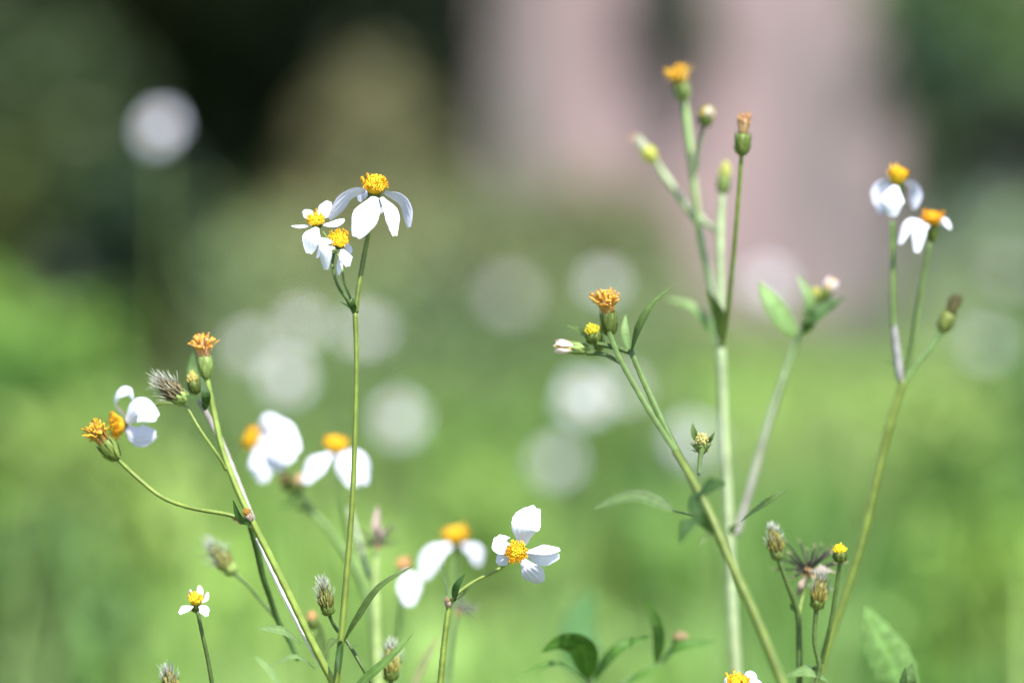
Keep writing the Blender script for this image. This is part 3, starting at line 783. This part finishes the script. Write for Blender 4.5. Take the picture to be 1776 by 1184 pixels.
p.stem([(322, 704, .012, 3.0), (300, 699, .02, 2.6), (268, 703, .026, 2.6), (226, 728, .028, 2.6)], G_STEM * 1.2, 'flower_stalk')
p.spent(358, 655, .015, (-.10, 1, .1), 78, 13, 25, DORA * 1.12, np.array([.62, .36, .22]), G_LIGHT * .9)
p.spent(203, 795, .010, (-.58, .80, .22), 78, 15, 27, np.array([.76, .43, .03]), np.array([.34, .22, .08]), G_MID * 1.3)
p.seed(322, 696, .010, (-.80, .62, .15), 76, 21, 80, np.array([.12, .09, .05]), np.array([.38, .25, .15]), np.array([.62, .62, .52]), G_LIGHT * .9, .32, .8)
p.bud(340, 682, .014, (-.2, 1, .2), 40, 11, np.array([.45, .40, .12]), G_MID)
p.leaf([(356, 712, .012), (357, 684, .008), (349, 652, .01)], 17, (.3, .1, .9), G_DARK)
p.leaf([(345, 665, .04), (334, 645, .045), (333, 612, .045)], 22, (-.2, .1, .9), G_LIGHT * .8)
p.leaf([(362, 706, .01), (338, 690, .006), (318, 686, .006)], 12, (0, .8, .5), G_DARK)
p.flower(211, 737, .028, (-.88, -.10, .42), 25, 17, [
   ([(215, 722, 2), (199, 700, 1), (205, 680, -1), (222, 679, -3), (231, 693, -4)], 22, (-.8, .35, .45), dict(cup=.3)),
   ([(218, 730, -2), (240, 708, -6), (274, 725, -6)], 50, (.05, .45, .9), dict(cup=.3, notch=.03)),
   ([(219, 741, -1), (240, 756, -3), (272, 752, -3)], 40, (.05, -.1, 1), dict(cup=.3, col=SHADED_WHITE)),
  ], 64, ORA * .8 + YEL * .2, ORA * .5 + YEL * .5, (10, 12), .5, 2, .3, .14)
p.seed(406, 994, .044, (-.62, .76, .1), 78, 19, 70, np.array([.2, .18, .05]), np.array([.42, .36, .12]), np.array([.62, .66, .55]), G_LIGHT, .34, .8)
p.leaf([(523, 1115, .01), (490, 1093, .006), (446, 1089, .004)], 25, (-.1, .75, .55), G_LIGHT * .75, .25)
p.leaf([(548, 1160, .012), (512, 1138, .008), (466, 1156, .006)], 18, (0, .9, .4), G_LIGHT * .8, .3)
p.leaf([(436, 908, .004), (416, 898, 0), (404, 866, -.002)], 14, (-.2, .1, .9), G_DARK * 1.2, .5)
p.bud(436, 903, .004, (-.45, .85, .3), 26, 8, np.array([.35, .20, .04]), GREY * .8)
p.bud(425, 906, .006, (-.85, .5, .2), 27, 6.5, np.array([.75, .36, .20]), np.array([.6, .42, .36]))
p.leaf([(490, 1195, .05), (466, 1160, .05), (440, 1135, .05)], 14, (0, .6, .8), G_LIGHT)
p.bud(545, 1090, .05, (-.2, 1, 0), 32, 10, np.array([.55, .32, .14]), G_MID)
p.leaf([(565, 1150, .05), (555, 1115, .05), (556, 1080, .05)], 26, (.4, .2, .8), G_MID)

# --- small daisy bottom left
p = Plant('wildflower', 'small stubby-petalled daisy on its own thin stem at the bottom left', 'wildflower', base_of(P(372, 1190, .006), (.01, .02)))
p.stem([(369, 1192, .006, 3.6), (361, 1145, .005, 3.4), (351, 1100, .004, 3.3), (343, 1060, .004, 3.2)], G_MID * .9, to_ground=True)
p.flower(340, 1046, .004, (.02, .93, .36), 15, 17, [
   ([(334, 1050, -3), (323, 1052, -6), (310, 1064, -7)], 17, (-.2, .5, .85), dict(notch=.06)),
   ([(346, 1050, -3), (353, 1054, -5), (359, 1069, -6)], 18, (.2, .4, .9), dict(notch=.1)),
   ([(350, 1045, 1), (358, 1038, 1), (361, 1026, 1)], 10, (.6, .3, .8), dict(col=np.array([.72, .62, .60]))),
   ([(344, 1040, 4), (347, 1028, 4), (345, 1014, 4)], 12, (.1, .1, 1), dict(col=np.array([.75, .66, .62]))),
   ([(335, 1041, 3), (331, 1032, 3), (329, 1021, 3)], 9, (-.4, .1, .9), dict(col=np.array([.72, .66, .64]))),
  ], 46, YEL, YEL, (8, 16), .45, 4, .4, .2)

# --- fuzzy seed head in the bottom left corner
p = Plant('seed_head_stalk', 'fuzzy brown seed head cut by the bottom edge, left of the small daisy', 'wildflower', base_of(P(303, 1215, .01), (.01, .02)))
p.stem([(308, 1260, .01, 3.4), (301, 1206, .008, 3.2)], G_MID, to_ground=True)
p.seed(301, 1208, .008, (-.22, .97, .1), 62, 18, 66, np.array([.14, .10, .03]), np.array([.36, .29, .08]))

# --- blurred pair behind the central stem
p = Plant('wildflower_plant', 'blurred plant with two drooping white flowers behind the central stem', 'wildflower', base_of(P(650, 1190, .1), (.02, .05)), GRP)
p.stem([(655, 1190, .10, 5.5), (645, 1080, .10, 5.5), (625, 1005, .1, 5.2), (575, 925, .1, 4.6), (540, 885, .1, 4.2), (515, 852, .1, 4.0)], G_LIGHT * .9, to_ground=True)
p.stem([(515, 852, .1, 3.2), (492, 822, .1, 3.0), (460, 776, .1, 3.0)], G_MID, 'flower_stalk')
p.stem([(640, 1050, .11, 3.4), (612, 960, .115, 3.2), (590, 860, .11, 3.0), (584, 790, .105, 3.0)], G_LIGHT, 'flower_stalk')
p.flower(443, 763, .1, (-.80, .35, .45), 24, 16, [
   ([(452, 757, 0), (478, 742, -8), (517, 785, -10)], 56, (.1, .45, .85), {}),
   ([(450, 752, 0), (465, 738, -4), (490, 733, -4)], 44, (.1, .2, .95), {}),
   ([(448, 768, -1), (452, 800, -8), (456, 838, -8)], 46, (-.1, .2, .95), {}),
   ([(452, 765, -1), (470, 790, -6), (490, 815, -6)], 50, (.0, .3, .95), {}),
   ([(450, 760, -2), (478, 768, -10), (508, 800, -11)], 54, (.0, .35, .93), {}),
  ], 54, ORA * .5 + YEL * .5, YEL, (10, 12))
p.flower(583, 780, .1, (.0, .93, .36), 24, 22, [
   ([(572, 785, -3), (550, 798, -8), (527, 838, -9)], 42, (-.3, .5, .8), {}),
   ([(588, 787, -4), (600, 800, -9), (614, 845, -9)], 40, (.1, .4, .9), {}),
   ([(596, 784, -1), (624, 792, -3), (634, 840, -4)], 36, (.55, .4, .7), dict(col=SHADED_WHITE)),
  ], 54, ORA * .45 + YEL * .55, YEL, (10, 16))
p.bud(505, 850, .1, (-.5, .85, .2), 36, 12, np.array([.65, .42, .2]), G_MID)
p.bud(515, 852, .1, (.2, .95, .2), 32, 11, np.array([.65, .42, .25]), G_MID)
p.leaf([(515, 855, .1), (505, 870, .1), (488, 880, .1)], 20, (0, .8, .5), G_DARK * 1.4)
p.leaf([(560, 905, .1), (535, 885, .1), (505, 880, .1)], 18, (0, .8, .5), G_MID)

# --- blurred ripe head behind the centre
p = Plant('seed_head_stalk', 'blurred pinkish dried seed head with dark needles right of the central stem', 'wildflower', base_of(P(655, 1190, .075), (0, .02)))
p.stem([(656, 1195, .075, 7.0), (652, 1090, .075, 6.5), (651, 1010, .075, 5.8), (653, 958, .075, 5.0)], np.array([.34, .44, .16]), to_ground=True)
p.burst(655, 944, .075, 52, (0, 1, .1), 18)
p.leaf([(657, 945, .074), (652, 915, .072), (655, 876, .074)], 15, (.1, .1, 1), np.array([.36, .27, .24]), .3, name='withered_petal')
p.leaf([(650, 950, .074), (660, 930, .07), (668, 912, .07)], 11, (.1, .1, 1), np.array([.36, .27, .25]), .3, name='withered_petal')
p.stem([(640, 1000, .08, 5), (620, 930, .085, 5.5), (604, 880, .09, 4.5)], G_PALE * .8, 'side_branch')

# --- blurred drooping flower and its neighbour, left of the sharp small flower
p = Plant('wildflower_plant', 'blurred white flower with two drooping petals left of the sharp open flower', 'wildflower', base_of(P(765, 1190, .12), (0, .03)), GRP)
p.stem([(768, 1190, .12, 5), (778, 1080, .12, 4.6), (788, 1000, .12, 4.2), (790, 945, .12, 4)], G_LIGHT, to_ground=True)
p.flower(790, 938, .12, (.0, .95, .30), 26, 22, [
   ([(780, 944, -4), (750, 958, -8), (733, 1004, -9)], 40, (-.25, .5, .85), {}),
   ([(802, 944, -1), (826, 952, -3), (831, 980, -3)], 34, (.55, .4, .7), dict(col=SHADED_WHITE * .9)),
  ], 54, ORA * .5 + YEL * .5, YEL, (10, 18))
p = Plant('wildflower', 'blurred single-petalled white flower low beside the curved leaf', 'wildflower', base_of(P(690, 1190, .1), (0, .03)))
p.stem([(688, 1190, .1, 4), (692, 1090, .1, 3.6), (697, 1010, .1, 3.2)], G_LIGHT, to_ground=True)
p.flower(700, 985, .1, (.0, .95, .30), 15, 16, [
   ([(704, 990, -3), (710, 1005, -7), (709, 1050, -8)], 42, (.1, .3, .95), {}),
  ], 40, np.array([.75, .42, .2]), np.array([.75, .5, .25]), (8, 12))

# --- sharp open flower in the lower centre
p = Plant('wildflower_plant', 'open white flower facing the viewer on a bent stalk in the lower centre', 'wildflower', base_of(P(762, 1190, 0), (0, .02)), GRP)
p.stem([(763, 1192, 0, 5.2), (771, 1110, 0, 4.8), (779, 1048, 0, 4.6)], G_STEM * 1.1, to_ground=True)
p.stem([(779, 1050, 0, 3.6), (792, 1030, 0, 3.2), (822, 1008, .004, 2.8), (862, 988, .008, 2.8), (893, 966, .010, 2.8)], G_STEM, 'flower_stalk')
p.stem([(779, 1046, .01, 2.8), (774, 1015, .02, 2.6), (766, 980, .03, 2.2)], G_MID, 'flower_stalk')
p.leaf([(787, 1042, 0), (793, 1016, -.004), (807, 994, -.005)], 17, (-.3, .3, .9), G_DARK * 1.3, .5)
p.leaf([(787, 1044, 0), (806, 1028, -.003), (828, 1006, -.004)], 11, (.2, .7, .6), G_MID, .4)
p.bud(779, 1052, .0, (-.25, .9, .4), 20, 6, np.array([.35, .26, .16]), GREY * .7)
p.flower(897, 957, 0, (-.22, .10, .97), 21.5, 10, [
   ([(906, 944, 2), (909, 912, -1), (931, 877, 2)], 52, (-.1, .25, .95), dict(cup=.25, notch=.05)),
   ([(886, 950, 1), (872, 944, 0), (862, 928, 1)], 38, (-.1, .35, .93), dict(notch=.05)),
   ([(886, 964, 1), (874, 970, 1), (862, 978, 2)], 26, (-.1, -.35, .93), dict(col=SHADED_WHITE)),
   ([(912, 956, 2), (942, 951, 0), (972, 952, 2)], 22, (.1, .65, .75), {}),
   ([(912, 961, 3), (942, 969, 1), (971, 964, 3)], 26, (.1, -.1, .98), {}),
   ([(905, 970, 2), (917, 988, 1), (940, 1010, 6)], 38, (.0, -.30, .95), dict(col=SHADED_WHITE, cup=.25)),
  ], 84, ORA * .35 + YEL * .65, YEL, (9, 14), .6, 0, .3, .1)
p = Plant('seed_head_stalk', 'small blurred grey spiky seed head hanging below the open flower', 'wildflower', base_of(P(780, 1190, .08), (0, .03)))
p.stem([(778, 1192, .08, 3.6), (785, 1110, .08, 3.4), (793, 1068, .08, 3.0)], G_LIGHT * .9, to_ground=True)
p.burst(797, 1058, .08, 42, (.5, .8, .2), 22, np.array([.08, .075, .085]))

# --- seed head at the bottom and the grass blade before it
p = Plant('seed_head_stalk', 'fuzzy yellow-brown seed head at the bottom edge behind the sharp grass blade', 'wildflower', base_of(P(678, 1190, .02), (0, .02)))
p.stem([(676, 1215, .02, 4), (678, 1178, .02, 3.6)], G_MID, to_ground=True)
p.seed(678, 1180, .02, (.0, 1, .1), 78, 19, 70, np.array([.2, .16, .04]), np.array([.5, .42, .12]))
p = Plant('grass_blade', 'single sharp green grass blade slanting across the fuzzy seed head at the bottom', 'grass blade', base_of(P(600, 1220, -.01), (-.02, -.0)))
p.leaf([(600, 1220, -.006), (632, 1180, -.008), (672, 1145, -.009), (717, 1097, -.006)], 22, (-.35, .5, .8), G_LEAF * 1.1, .55, name='blade')
p.stem([(585, 1260, -.006, 3), (601, 1219, -.006, 3.0)], G_MID, 'stalk', to_ground=True)

# --- tall pale-stemmed plant on the right
p = Plant('wildflower_plant', 'tallest plant, with thick pale stem and upright heads on the right', 'wildflower', base_of(P(1280, 1190, .05), (.005, .02)), GRP)
z = .078
p.stem([(1278, 1190, z, 9.6), (1270, 1060, z, 9.2), (1265, 935, z, 8.8), (1257, 765, z, 8), (1250, 600, z, 7.6)], G_PALE, to_ground=True)
p.stem([(1250, 604, z, 7.6), (1250, 500, z, 5.6), (1249, 400, z, 6.6), (1253, 334, z, 5.6)], G_PALE * 1.15, 'side_branch')
p.stem([(1247, 596, z, 6), (1233, 495, z + .008, 5.4), (1217, 415, z + .01, 6.2), (1207, 345, z + .01, 5.4), (1197, 255, z + .01, 6.4), (1187, 172, z + .01, 5.4)], G_PALE, 'side_branch', G_PALE * np.array([.8, 1, .6]))
p.stem([(1210, 384, z + .012, 5.8), (1180, 342, z + .014, 5.6), (1152, 303, z + .016, 5.4), (1134, 276, z + .016, 5)], G_PALE * 1.05, 'side_branch')
p.stem([(1209, 296, z, 2.6), (1213, 258, z, 2.8), (1223, 217, z, 3.0)], G_DARK * 1.5, 'flower_stalk')
p.stem([(1252, 598, .066, 5), (1258, 565, .056, 4.5), (1268, 490, .045, 4), (1278, 375, .036, 3.6), (1286, 266, .03, 3.4)], G_STEM * 1.2, 'flower_stalk')
p.stem([(1216, 378, z + .008, 6), (1232, 392, z + .004, 5), (1247, 402, z, 5)], G_PALE * .9, 'side_branch')
p.bud(1253, 335, z, (.12, 1, .1), 56, 12, np.array([.45, .48, .12]), G_LIGHT * .8, spiky=.1)
p.spent(1187, 174, z + .006, (-.26, .95, .25), 62, 13.5, 25, np.array([.86, .48, .03]), np.array([.5, .45, .12]), G_LIGHT * .8)
p.spent(1134, 278, z + .012, (-.62, .78, .1), 54, 12.5, 11, np.array([.6, .6, .45]), np.array([.5, .52, .36]), np.array([.34, .42, .10]))
p.burst(1097, 240, z + .014, 16, (-.7, .7, .1), 10, np.array([.6, .30, .12]), 'withered_petal')
p.bud(1223, 219, z, (.15, .98, .2), 34, 13, np.array([.62, .50, .06]), G_MID, (3, np.array([.6, .55, .5])))
p.spent(1286, 268, .03, (.08, 1, .05), 74, 13.5, 16, np.array([.50, .27, .10]), np.array([.42, .28, .14]), G_MID * 1.3)
p.leaf([(1251, 596, z - .004), (1247, 545, z - .012), (1226, 502, z - .016)], 25, (-.3, .1, .9), G_MID, .4)
p.leaf([(1246, 594, z + .01), (1226, 555, z + .01), (1196, 528, z + .012), (1152, 517, z + .015)], 19, (-.2, .7, .6), G_LIGHT, .3)
p.stem([(1276, 928, z, 6), (1300, 850, z, 6.5), (1330, 742, z, 6.5), (1358, 655, z, 6), (1386, 578, z, 5.5)], GREY * 1.0, 'side_branch', G_LIGHT)
p.leaf([(1386, 582, z), (1356, 548, z - .004), (1334, 515, z - .004), (1317, 488, z)], 40, (.2, .35, .9), G_LIGHT * 1.1, .2)
p.leaf([(1394, 566, z), (1404, 520, z - .002), (1382, 475, z)], 22, (.3, .2, .9), G_LIGHT, .4)
p.leaf([(1392, 580, z), (1414, 545, z - .005), (1464, 514, z)], 30, (.3, .75, .5), G_DARK * 1.2, .4)
p.stem([(1388, 576, z, 4), (1402, 548, z, 3.5), (1416, 524, z, 3.2)], G_LIGHT * .8, 'flower_stalk')
p.bud(1414, 530, z, (.05, 1, .1), 34, 10, np.array([.50, .48, .12]), G_MID)
p.bud(1424, 522, z, (.5, .86, .1), 44, 11, np.array([.75, .52, .22]), G_MID, (4, np.array([.74, .62, .68])))
p.leaf([(1284, 905, .02), (1330, 872, .01), (1370, 845, .01)], 25, (-.2, .7, .6), G_MID, .5)
p.leaf([(1265, 925, z - .02), (1275, 912, z - .03), (1285, 908, z - .03)], 14, (0, .2, .9), G_MID)

# --- leaning dark green branch plant
p = Plant('wildflower_plant', 'dark green plant slanting left across the thick pale stem, topped by an orange head', 'wildflower', base_of(P(1365, 1190, -.05), (.11, -.03)), GRP)
p.stem([(1360, 1192, -.05, 7.4), (1312, 1072, -.045, 7.2), (1266, 972, -.04, 7.8), (1236, 902, -.036, 8.4), (1205, 840, -.03, 7.4), (1172, 784, -.02, 7)], G_STEM * .78, to_ground=True)
p.stem([(1174, 788, -.02, 6), (1125, 710, -.01, 5.5), (1078, 628, .0, 5), (1057, 578, .01, 4.6)], G_MID * 1.2, 'side_branch')
p.stem([(1186, 808, -.022, 6.5), (1152, 738, -.012, 6), (1117, 662, -.002, 5.6), (1094, 608, .006, 5.2)], G_MID * 1.25, 'side_branch')
p.stem([(1095, 612, .006, 4), (1068, 603, .008, 4.2), (1036, 596, .01, 4)], G_MID, 'flower_stalk')
p.stem([(1078, 630, .004, 3.6), (1048, 615, .01, 3.4), (1018, 612, .014, 4)], G_MID, 'flower_stalk')
p.spent(1058, 580, .014, (-.10, 1, .1), 78, 14, 29, np.array([.76, .41, .06]), np.array([.55, .32, .10]), G_MID * .9)
p.bud(1032, 596, .014, (-.2, .97, .2), 36, 14, np.array([.60, .52, .03]), G_MID)
p.bud(1020, 606, .016, (-.97, .1, .2), 58, 11, np.array([.80, .62, .22]), G_LIGHT, (5, np.array([.80, .66, .66])), spiky=.1)
p.leaf([(1095, 612, .006), (1108, 570, .0), (1132, 527, 0), (1167, 495, .004)], 20, (-.5, .4, .75), G_MID, .5)
p.leaf([(1090, 606, .02), (1084, 575, .02), (1085, 545, .022)], 14, (.2, .1, 1), G_LIGHT, .3)
p.leaf([(1020, 585, .02), (1004, 572, .02), (982, 564, .02)], 16, (0, .8, .5), G_MID, .3)
p.bud(1040, 608, .02, (-.1, 1, .1), 44, 10, np.array([.42, .5, .2]), G_LIGHT * .8)
p.leaf([(1206, 862, -.04), (1226, 845, -.044), (1258, 838, -.046)], 44, (-.1, .75, .65), G_DARK * .9, .3)
p.leaf([(1200, 855, -.04), (1212, 888, -.048), (1240, 930, -.045)], 28, (-.3, .3, .9), G_DARK, .35)
p.leaf([(1240, 925, -.04), (1226, 930, -.046), (1212, 944, -.048)], 14, (0, .6, .8), G_MID, .35)
p.stem([(1212, 822, -.02, 3.4), (1214, 800, -.012, 4.0), (1218, 776, -.006, 5.0)], G_MID, 'flower_stalk')
p.bud(1217, 784, -.004, (-.03, .85, .5), 38, 13, np.array([.52, .48, .18]), G_LIGHT * .7, spiky=.9)
p.leaf([(1214, 768, -.004), (1204, 752, -.006), (1201, 732, -.006)], 14, (.3, .1, .9), G_MID * 1.2, .4)
p.leaf([(1225, 770, -.004), (1233, 760, -.006), (1240, 748, -.006)], 8, (.3, .3, .9), G_MID, .4)
p.stem([(1230, 905, -.03, 2), (1200, 893, -.01, 2), (1168, 886, .03, 2)], G_MID, 'leaf_stalk')
p.leaf([(1168, 886, .03), (1105, 862, .035), (1028, 882, .035)], 44, (.0, .85, .5), G_LIGHT * .55, .5)
p.leaf([(1212, 898, -.05), (1194, 908, -.058), (1178, 945, -.06)], 32, (-.3, .5, .8), G_DARK, .3)

# --- right plant with two drooping white flowers
p = Plant('wildflower_plant', 'curved slender plant on the right with two drooping white flowers', 'wildflower', base_of(P(1405, 1190, .03), (-.01, .02)), GRP)
z = .052
p.stem([(1412, 1192, z, 7.5), (1438, 1110, z, 6.8), (1470, 1020, z, 6.2), (1497, 930, z, 6.2), (1524, 815, z, 6.4), (1546, 725, z, 6.6), (1568, 658, z, 6.8)], G_STEM * .95, to_ground=True, col2=G_STEM * .9)
p.stem([(1568, 660, z, 5.2), (1580, 610, z, 4.6), (1596, 510, z, 4.4), (1612, 422, z, 3.8)], G_MID * 1.2, 'flower_stalk')
p.stem([(1566, 668, z, 4), (1560, 648, z, 7), (1556, 615, z, 7), (1552, 580, z, 5.6), (1550, 560, z, 4.6)], np.array([.25, .24, .235]), 'dry_branch')
p.stem([(1550, 568, z, 4.8), (1548, 520, z, 4.6), (1548, 450, z, 4.4), (1547, 384, z, 4.2)], G_MID * 1.5, 'flower_stalk')
p.stem([(1570, 660, z, 5), (1590, 630, z, 5), (1612, 605, z, 5), (1634, 572, z, 5)], G_LIGHT * .9, 'flower_stalk')
p.spent(1634, 574, z, (.40, .91, .1), 70, 13, 14, np.array([.10, .09, .035]), np.array([.11, .10, .035]), np.array([.12, .17, .05]))
p.leaf([(1560, 640, z), (1545, 632, z), (1528, 624, z)], 6, (0, .8, .5), G_MID, name='bract')
p.flower(1556, 316, z, (.02, .97, .22), 20.5, 24, [
   ([(1553, 322, -4), (1549, 345, -10), (1548, 377, -9)], 41, (-.05, .15, .98), dict(cup=.35)),
   ([(1545, 316, 1), (1526, 324, 1), (1519, 358, 1)], 30, (.50, -.70, .50), dict(col=SHADED_WHITE)),
   ([(1567, 316, 1), (1583, 326, 1), (1585, 364, 1)], 32, (-.62, -.62, .5), dict(col=SHADED_WHITE)),
   ([(1550, 322, 4), (1532, 335, 8), (1528, 372, 8)], 26, (-.2, .1, .9), dict(col=SHADED_WHITE)),
  ], 62, ORA * .25 + YEL * .75, YEL, (10, 52), .55, 5, .3, .08, G_MID)
p.flower(1617, 388, z, (-.02, .96, .26), 22, 19, [
   ([(1606, 386, -1), (1578, 384, -4), (1560, 424, -5)], 24, (-.5, .5, .7), dict(cup=.3)),
   ([(1610, 390, -4), (1596, 398, -9), (1590, 439, -9)], 25, (-.15, .25, .95), dict(cup=.3)),
   ([(1628, 386, 0), (1640, 382, -1), (1649, 397, -1)], 18, (.4, .5, .7), {}),
  ], 62, ORA, ORA * .7 + YEL * .3, (10, 32), .6, 5, .3, .1, G_MID * 1.2)
p.bud(1457, 974, .014, (-.03, 1, .15), 32, 12.5, np.array([.76, .62, .02]), G_MID, spiky=.15)
p.stem([(1424, 1150, .022, 3.8), (1440, 1085, .018, 3.6), (1449, 1030, .016, 3.4), (1457, 973, .014, 3.4)], G_MID * 1.1, 'flower_stalk')
p.stem([(1414, 1190, .018, 4.2), (1421, 1155, .018, 4.0), (1413, 1110, .018, 3.8), (1416, 1054, .018, 3.8)], G_MID, 'flower_stalk')
p.seed(1416, 1056, .018, (.15, .98, .1), 72, 18, 66, np.array([.12, .09, .02]), np.array([.40, .32, .07]), np.array([.6, .56, .5]), G_MID, .3, .5)
p.leaf([(1450, 1205, .03), (1412, 1162, .02), (1358, 1172, .02)], 46, (0, .85, .5), G_LIGHT * .8, .15, .05)
p.leaf([(1428, 1150, .02), (1410, 1160, .02), (1396, 1168, .02)], 10, (0, .8, .5), G_MID)

# --- seed heads between the two right plants
p = Plant('seed_head_stalk', 'forked stalk with a white-tipped seed head and a burst of dark needles', 'wildflower', base_of(P(1385, 1190, .025), (0, .02)))
p.stem([(1386, 1192, .025, 5.2), (1386, 1110, .025, 5.0), (1383, 1062, .024, 4.6), (1366, 1012, .022, 4.4), (1350, 968, .022, 4.4)], G_MID * 1.0, to_ground=True)
p.seed(1350, 970, .022, (-.20, .98, .1), 72, 18, 66, np.array([.14, .11, .03]), np.array([.38, .32, .08]), np.array([.75, .75, .68]), G_LIGHT * .6, .22, .5)
p.stem([(1384, 1070, .026, 3.4), (1390, 1040, .03, 3.2), (1398, 1000, .032, 3.0)], G_STEM, 'flower_stalk')
p.burst(1402, 988, .034, 70, (.05, 1, .2), 30, np.array([.028, .022, .022]))
p.leaf([(1402, 990, .032), (1420, 985, .028), (1446, 990, .03)], 22, (.1, .7, .7), np.array([.26, .22, .19]), .2, name='withered_petal')
p.leaf([(1398, 1000, .032), (1390, 1015, .028), (1382, 1036, .03)], 13, (.1, .3, .9), np.array([.27, .21, .17]), .2, name='withered_petal')
p.leaf([(1380, 1060, .024), (1374, 1055, .022), (1370, 1045, .02)], 8, (0, .4, .8), G_DARK, name='bract')

# --- flower cut by the bottom edge
p = Plant('wildflower', 'sharp yellow-centred flower just peeking over the bottom edge on the right', 'wildflower', base_of(P(1280, 1260, 0), (0, .01)))
p.stem([(1282, 1280, 0, 4), (1280, 1205, 0, 3.6)], G_STEM, to_ground=True)
p.flower(1279, 1192, 0, (.02, .90, .42), 22, 22, [
   ([(1290, 1188, 1), (1303, 1172, 1), (1310, 1186, 0)], 22, (.3, .4, .8), dict(col=SHADED_WHITE)),
   ([(1292, 1192, -1), (1312, 1184, -3), (1328, 1200, -3)], 24, (.4, .6, .7), {}),
   ([(1268, 1192, -1), (1248, 1200, -4), (1232, 1225, -4)], 34, (-.4, .5, .7), {}),
   ([(1280, 1196, -4), (1278, 1220, -8), (1275, 1250, -8)], 40, (0, .3, .95), {}),
   ([(1266, 1184, 3), (1260, 1179, 4), (1256, 1184, 5)], 14, (-.3, .5, .7), {}),
  ], 70, ORA * .3 + YEL * .7, YEL, (10, 14), .5, 5, .45, .12)

# --- pale blade low in the middle
p = Plant('grass_blade', 'pale blurred straw-coloured grass blade low between the bent stalk and the bottom seed head', 'grass blade', base_of(P(700, 1230, .08), (-.02, .02)))
p.leaf([(712, 1215, .08), (728, 1165, .078), (752, 1120, .075), (765, 1100, .075)], 17, (-.3, .4, .8), np.array([.36, .36, .17]), .4, name='blade')
p.stem([(704, 1240, .08, 2.5), (712, 1216, .08, 2.5)], G_LIGHT, 'stalk', to_ground=True)

# --- broad leaf bottom right
p = Plant('leafy_weed', 'broad pale green serrated leaves at the bottom right corner', 'weed', base_of(P(1580, 1260, .03), (0, .02)))
p.stem([(1580, 1275, .03, 6), (1575, 1232, .03, 5)], G_MID, to_ground=True)
p.leaf([(1575, 1240, .05), (1552, 1160, .05), (1520, 1100, .052), (1499, 1046, .056)], 76, (-.35, .2, .9), G_LIGHT * np.array([.9, 1.0, .8]), .18, .06)
p.leaf([(1578, 1240, .03), (1574, 1190, .022), (1582, 1148, .02)], 44, (.3, .3, .9), G_LIGHT * .75, .2, .05)
p.leaf([(1566, 1236, .02), (1566, 1190, .014), (1570, 1155, .014)], 26, (.5, .2, .8), G_DARK, .3, .05)

# --- dark leaved plant at the bottom centre
p = Plant('leafy_weed', 'blurred plant with dark curling leaves and one peach bud at the bottom centre', 'weed', base_of(P(1025, 1210, .055), (0, .02)))
z = .055
p.stem([(1024, 1205, z, 5.5), (1022, 1160, z, 5)], G_LIGHT * .8, to_ground=True)
p.leaf([(1020, 1178, z), (1010, 1125, z - .01), (975, 1112, z - .016), (938, 1131, z - .018)], 48, (-.1, -.30, .95), np.array([.045, .115, .014]), .25)
p.leaf([(1018, 1185, z), (965, 1152, z - .01), (902, 1172, z - .012)], 24, (0, .9, .4), np.array([.08, .17, .03]), .5)
p.leaf([(1030, 1180, z), (1058, 1140, z - .006), (1085, 1118, z - .006), (1130, 1103, z)], 28, (-.4, .5, .75), np.array([.055, .13, .018]), .5)
p.stem([(1045, 1205, z, 3.5), (1100, 1172, z, 3.4), (1142, 1150, z, 3.2), (1180, 1118, z, 3.0)], G_LIGHT * .9, 'side_branch')
p.leaf([(1138, 1152, z), (1142, 1090, z - .006), (1116, 1030, z - .006)], 26, (-.5, .2, .85), np.array([.08, .17, .03]) * .9, .4)
p.leaf([(1142, 1152, z), (1180, 1122, z - .006), (1242, 1112, z - .004)], 30, (0, .8, .6), np.array([.055, .13, .018]), .5)
p.leaf([(1075, 1192, z), (1110, 1172, z - .004), (1150, 1150, z - .004)], 22, (.2, .75, .6), np.array([.08, .17, .03]), .5)
p.bud(1180, 1124, z, (.05, 1, .1), 30, 14, np.array([.34, .26, .14]), np.array([.08, .17, .03]))
p.leaf([(1026, 1190, .2), (1004, 1105, .2), (1030, 1020, .21)], 78, (.3, -.2, .9), G_LEAF * np.array([.9, 1.1, 1.6]), .2, .04)

for o in bpy.data.objects:
    if '_o' in o: del o['_o']
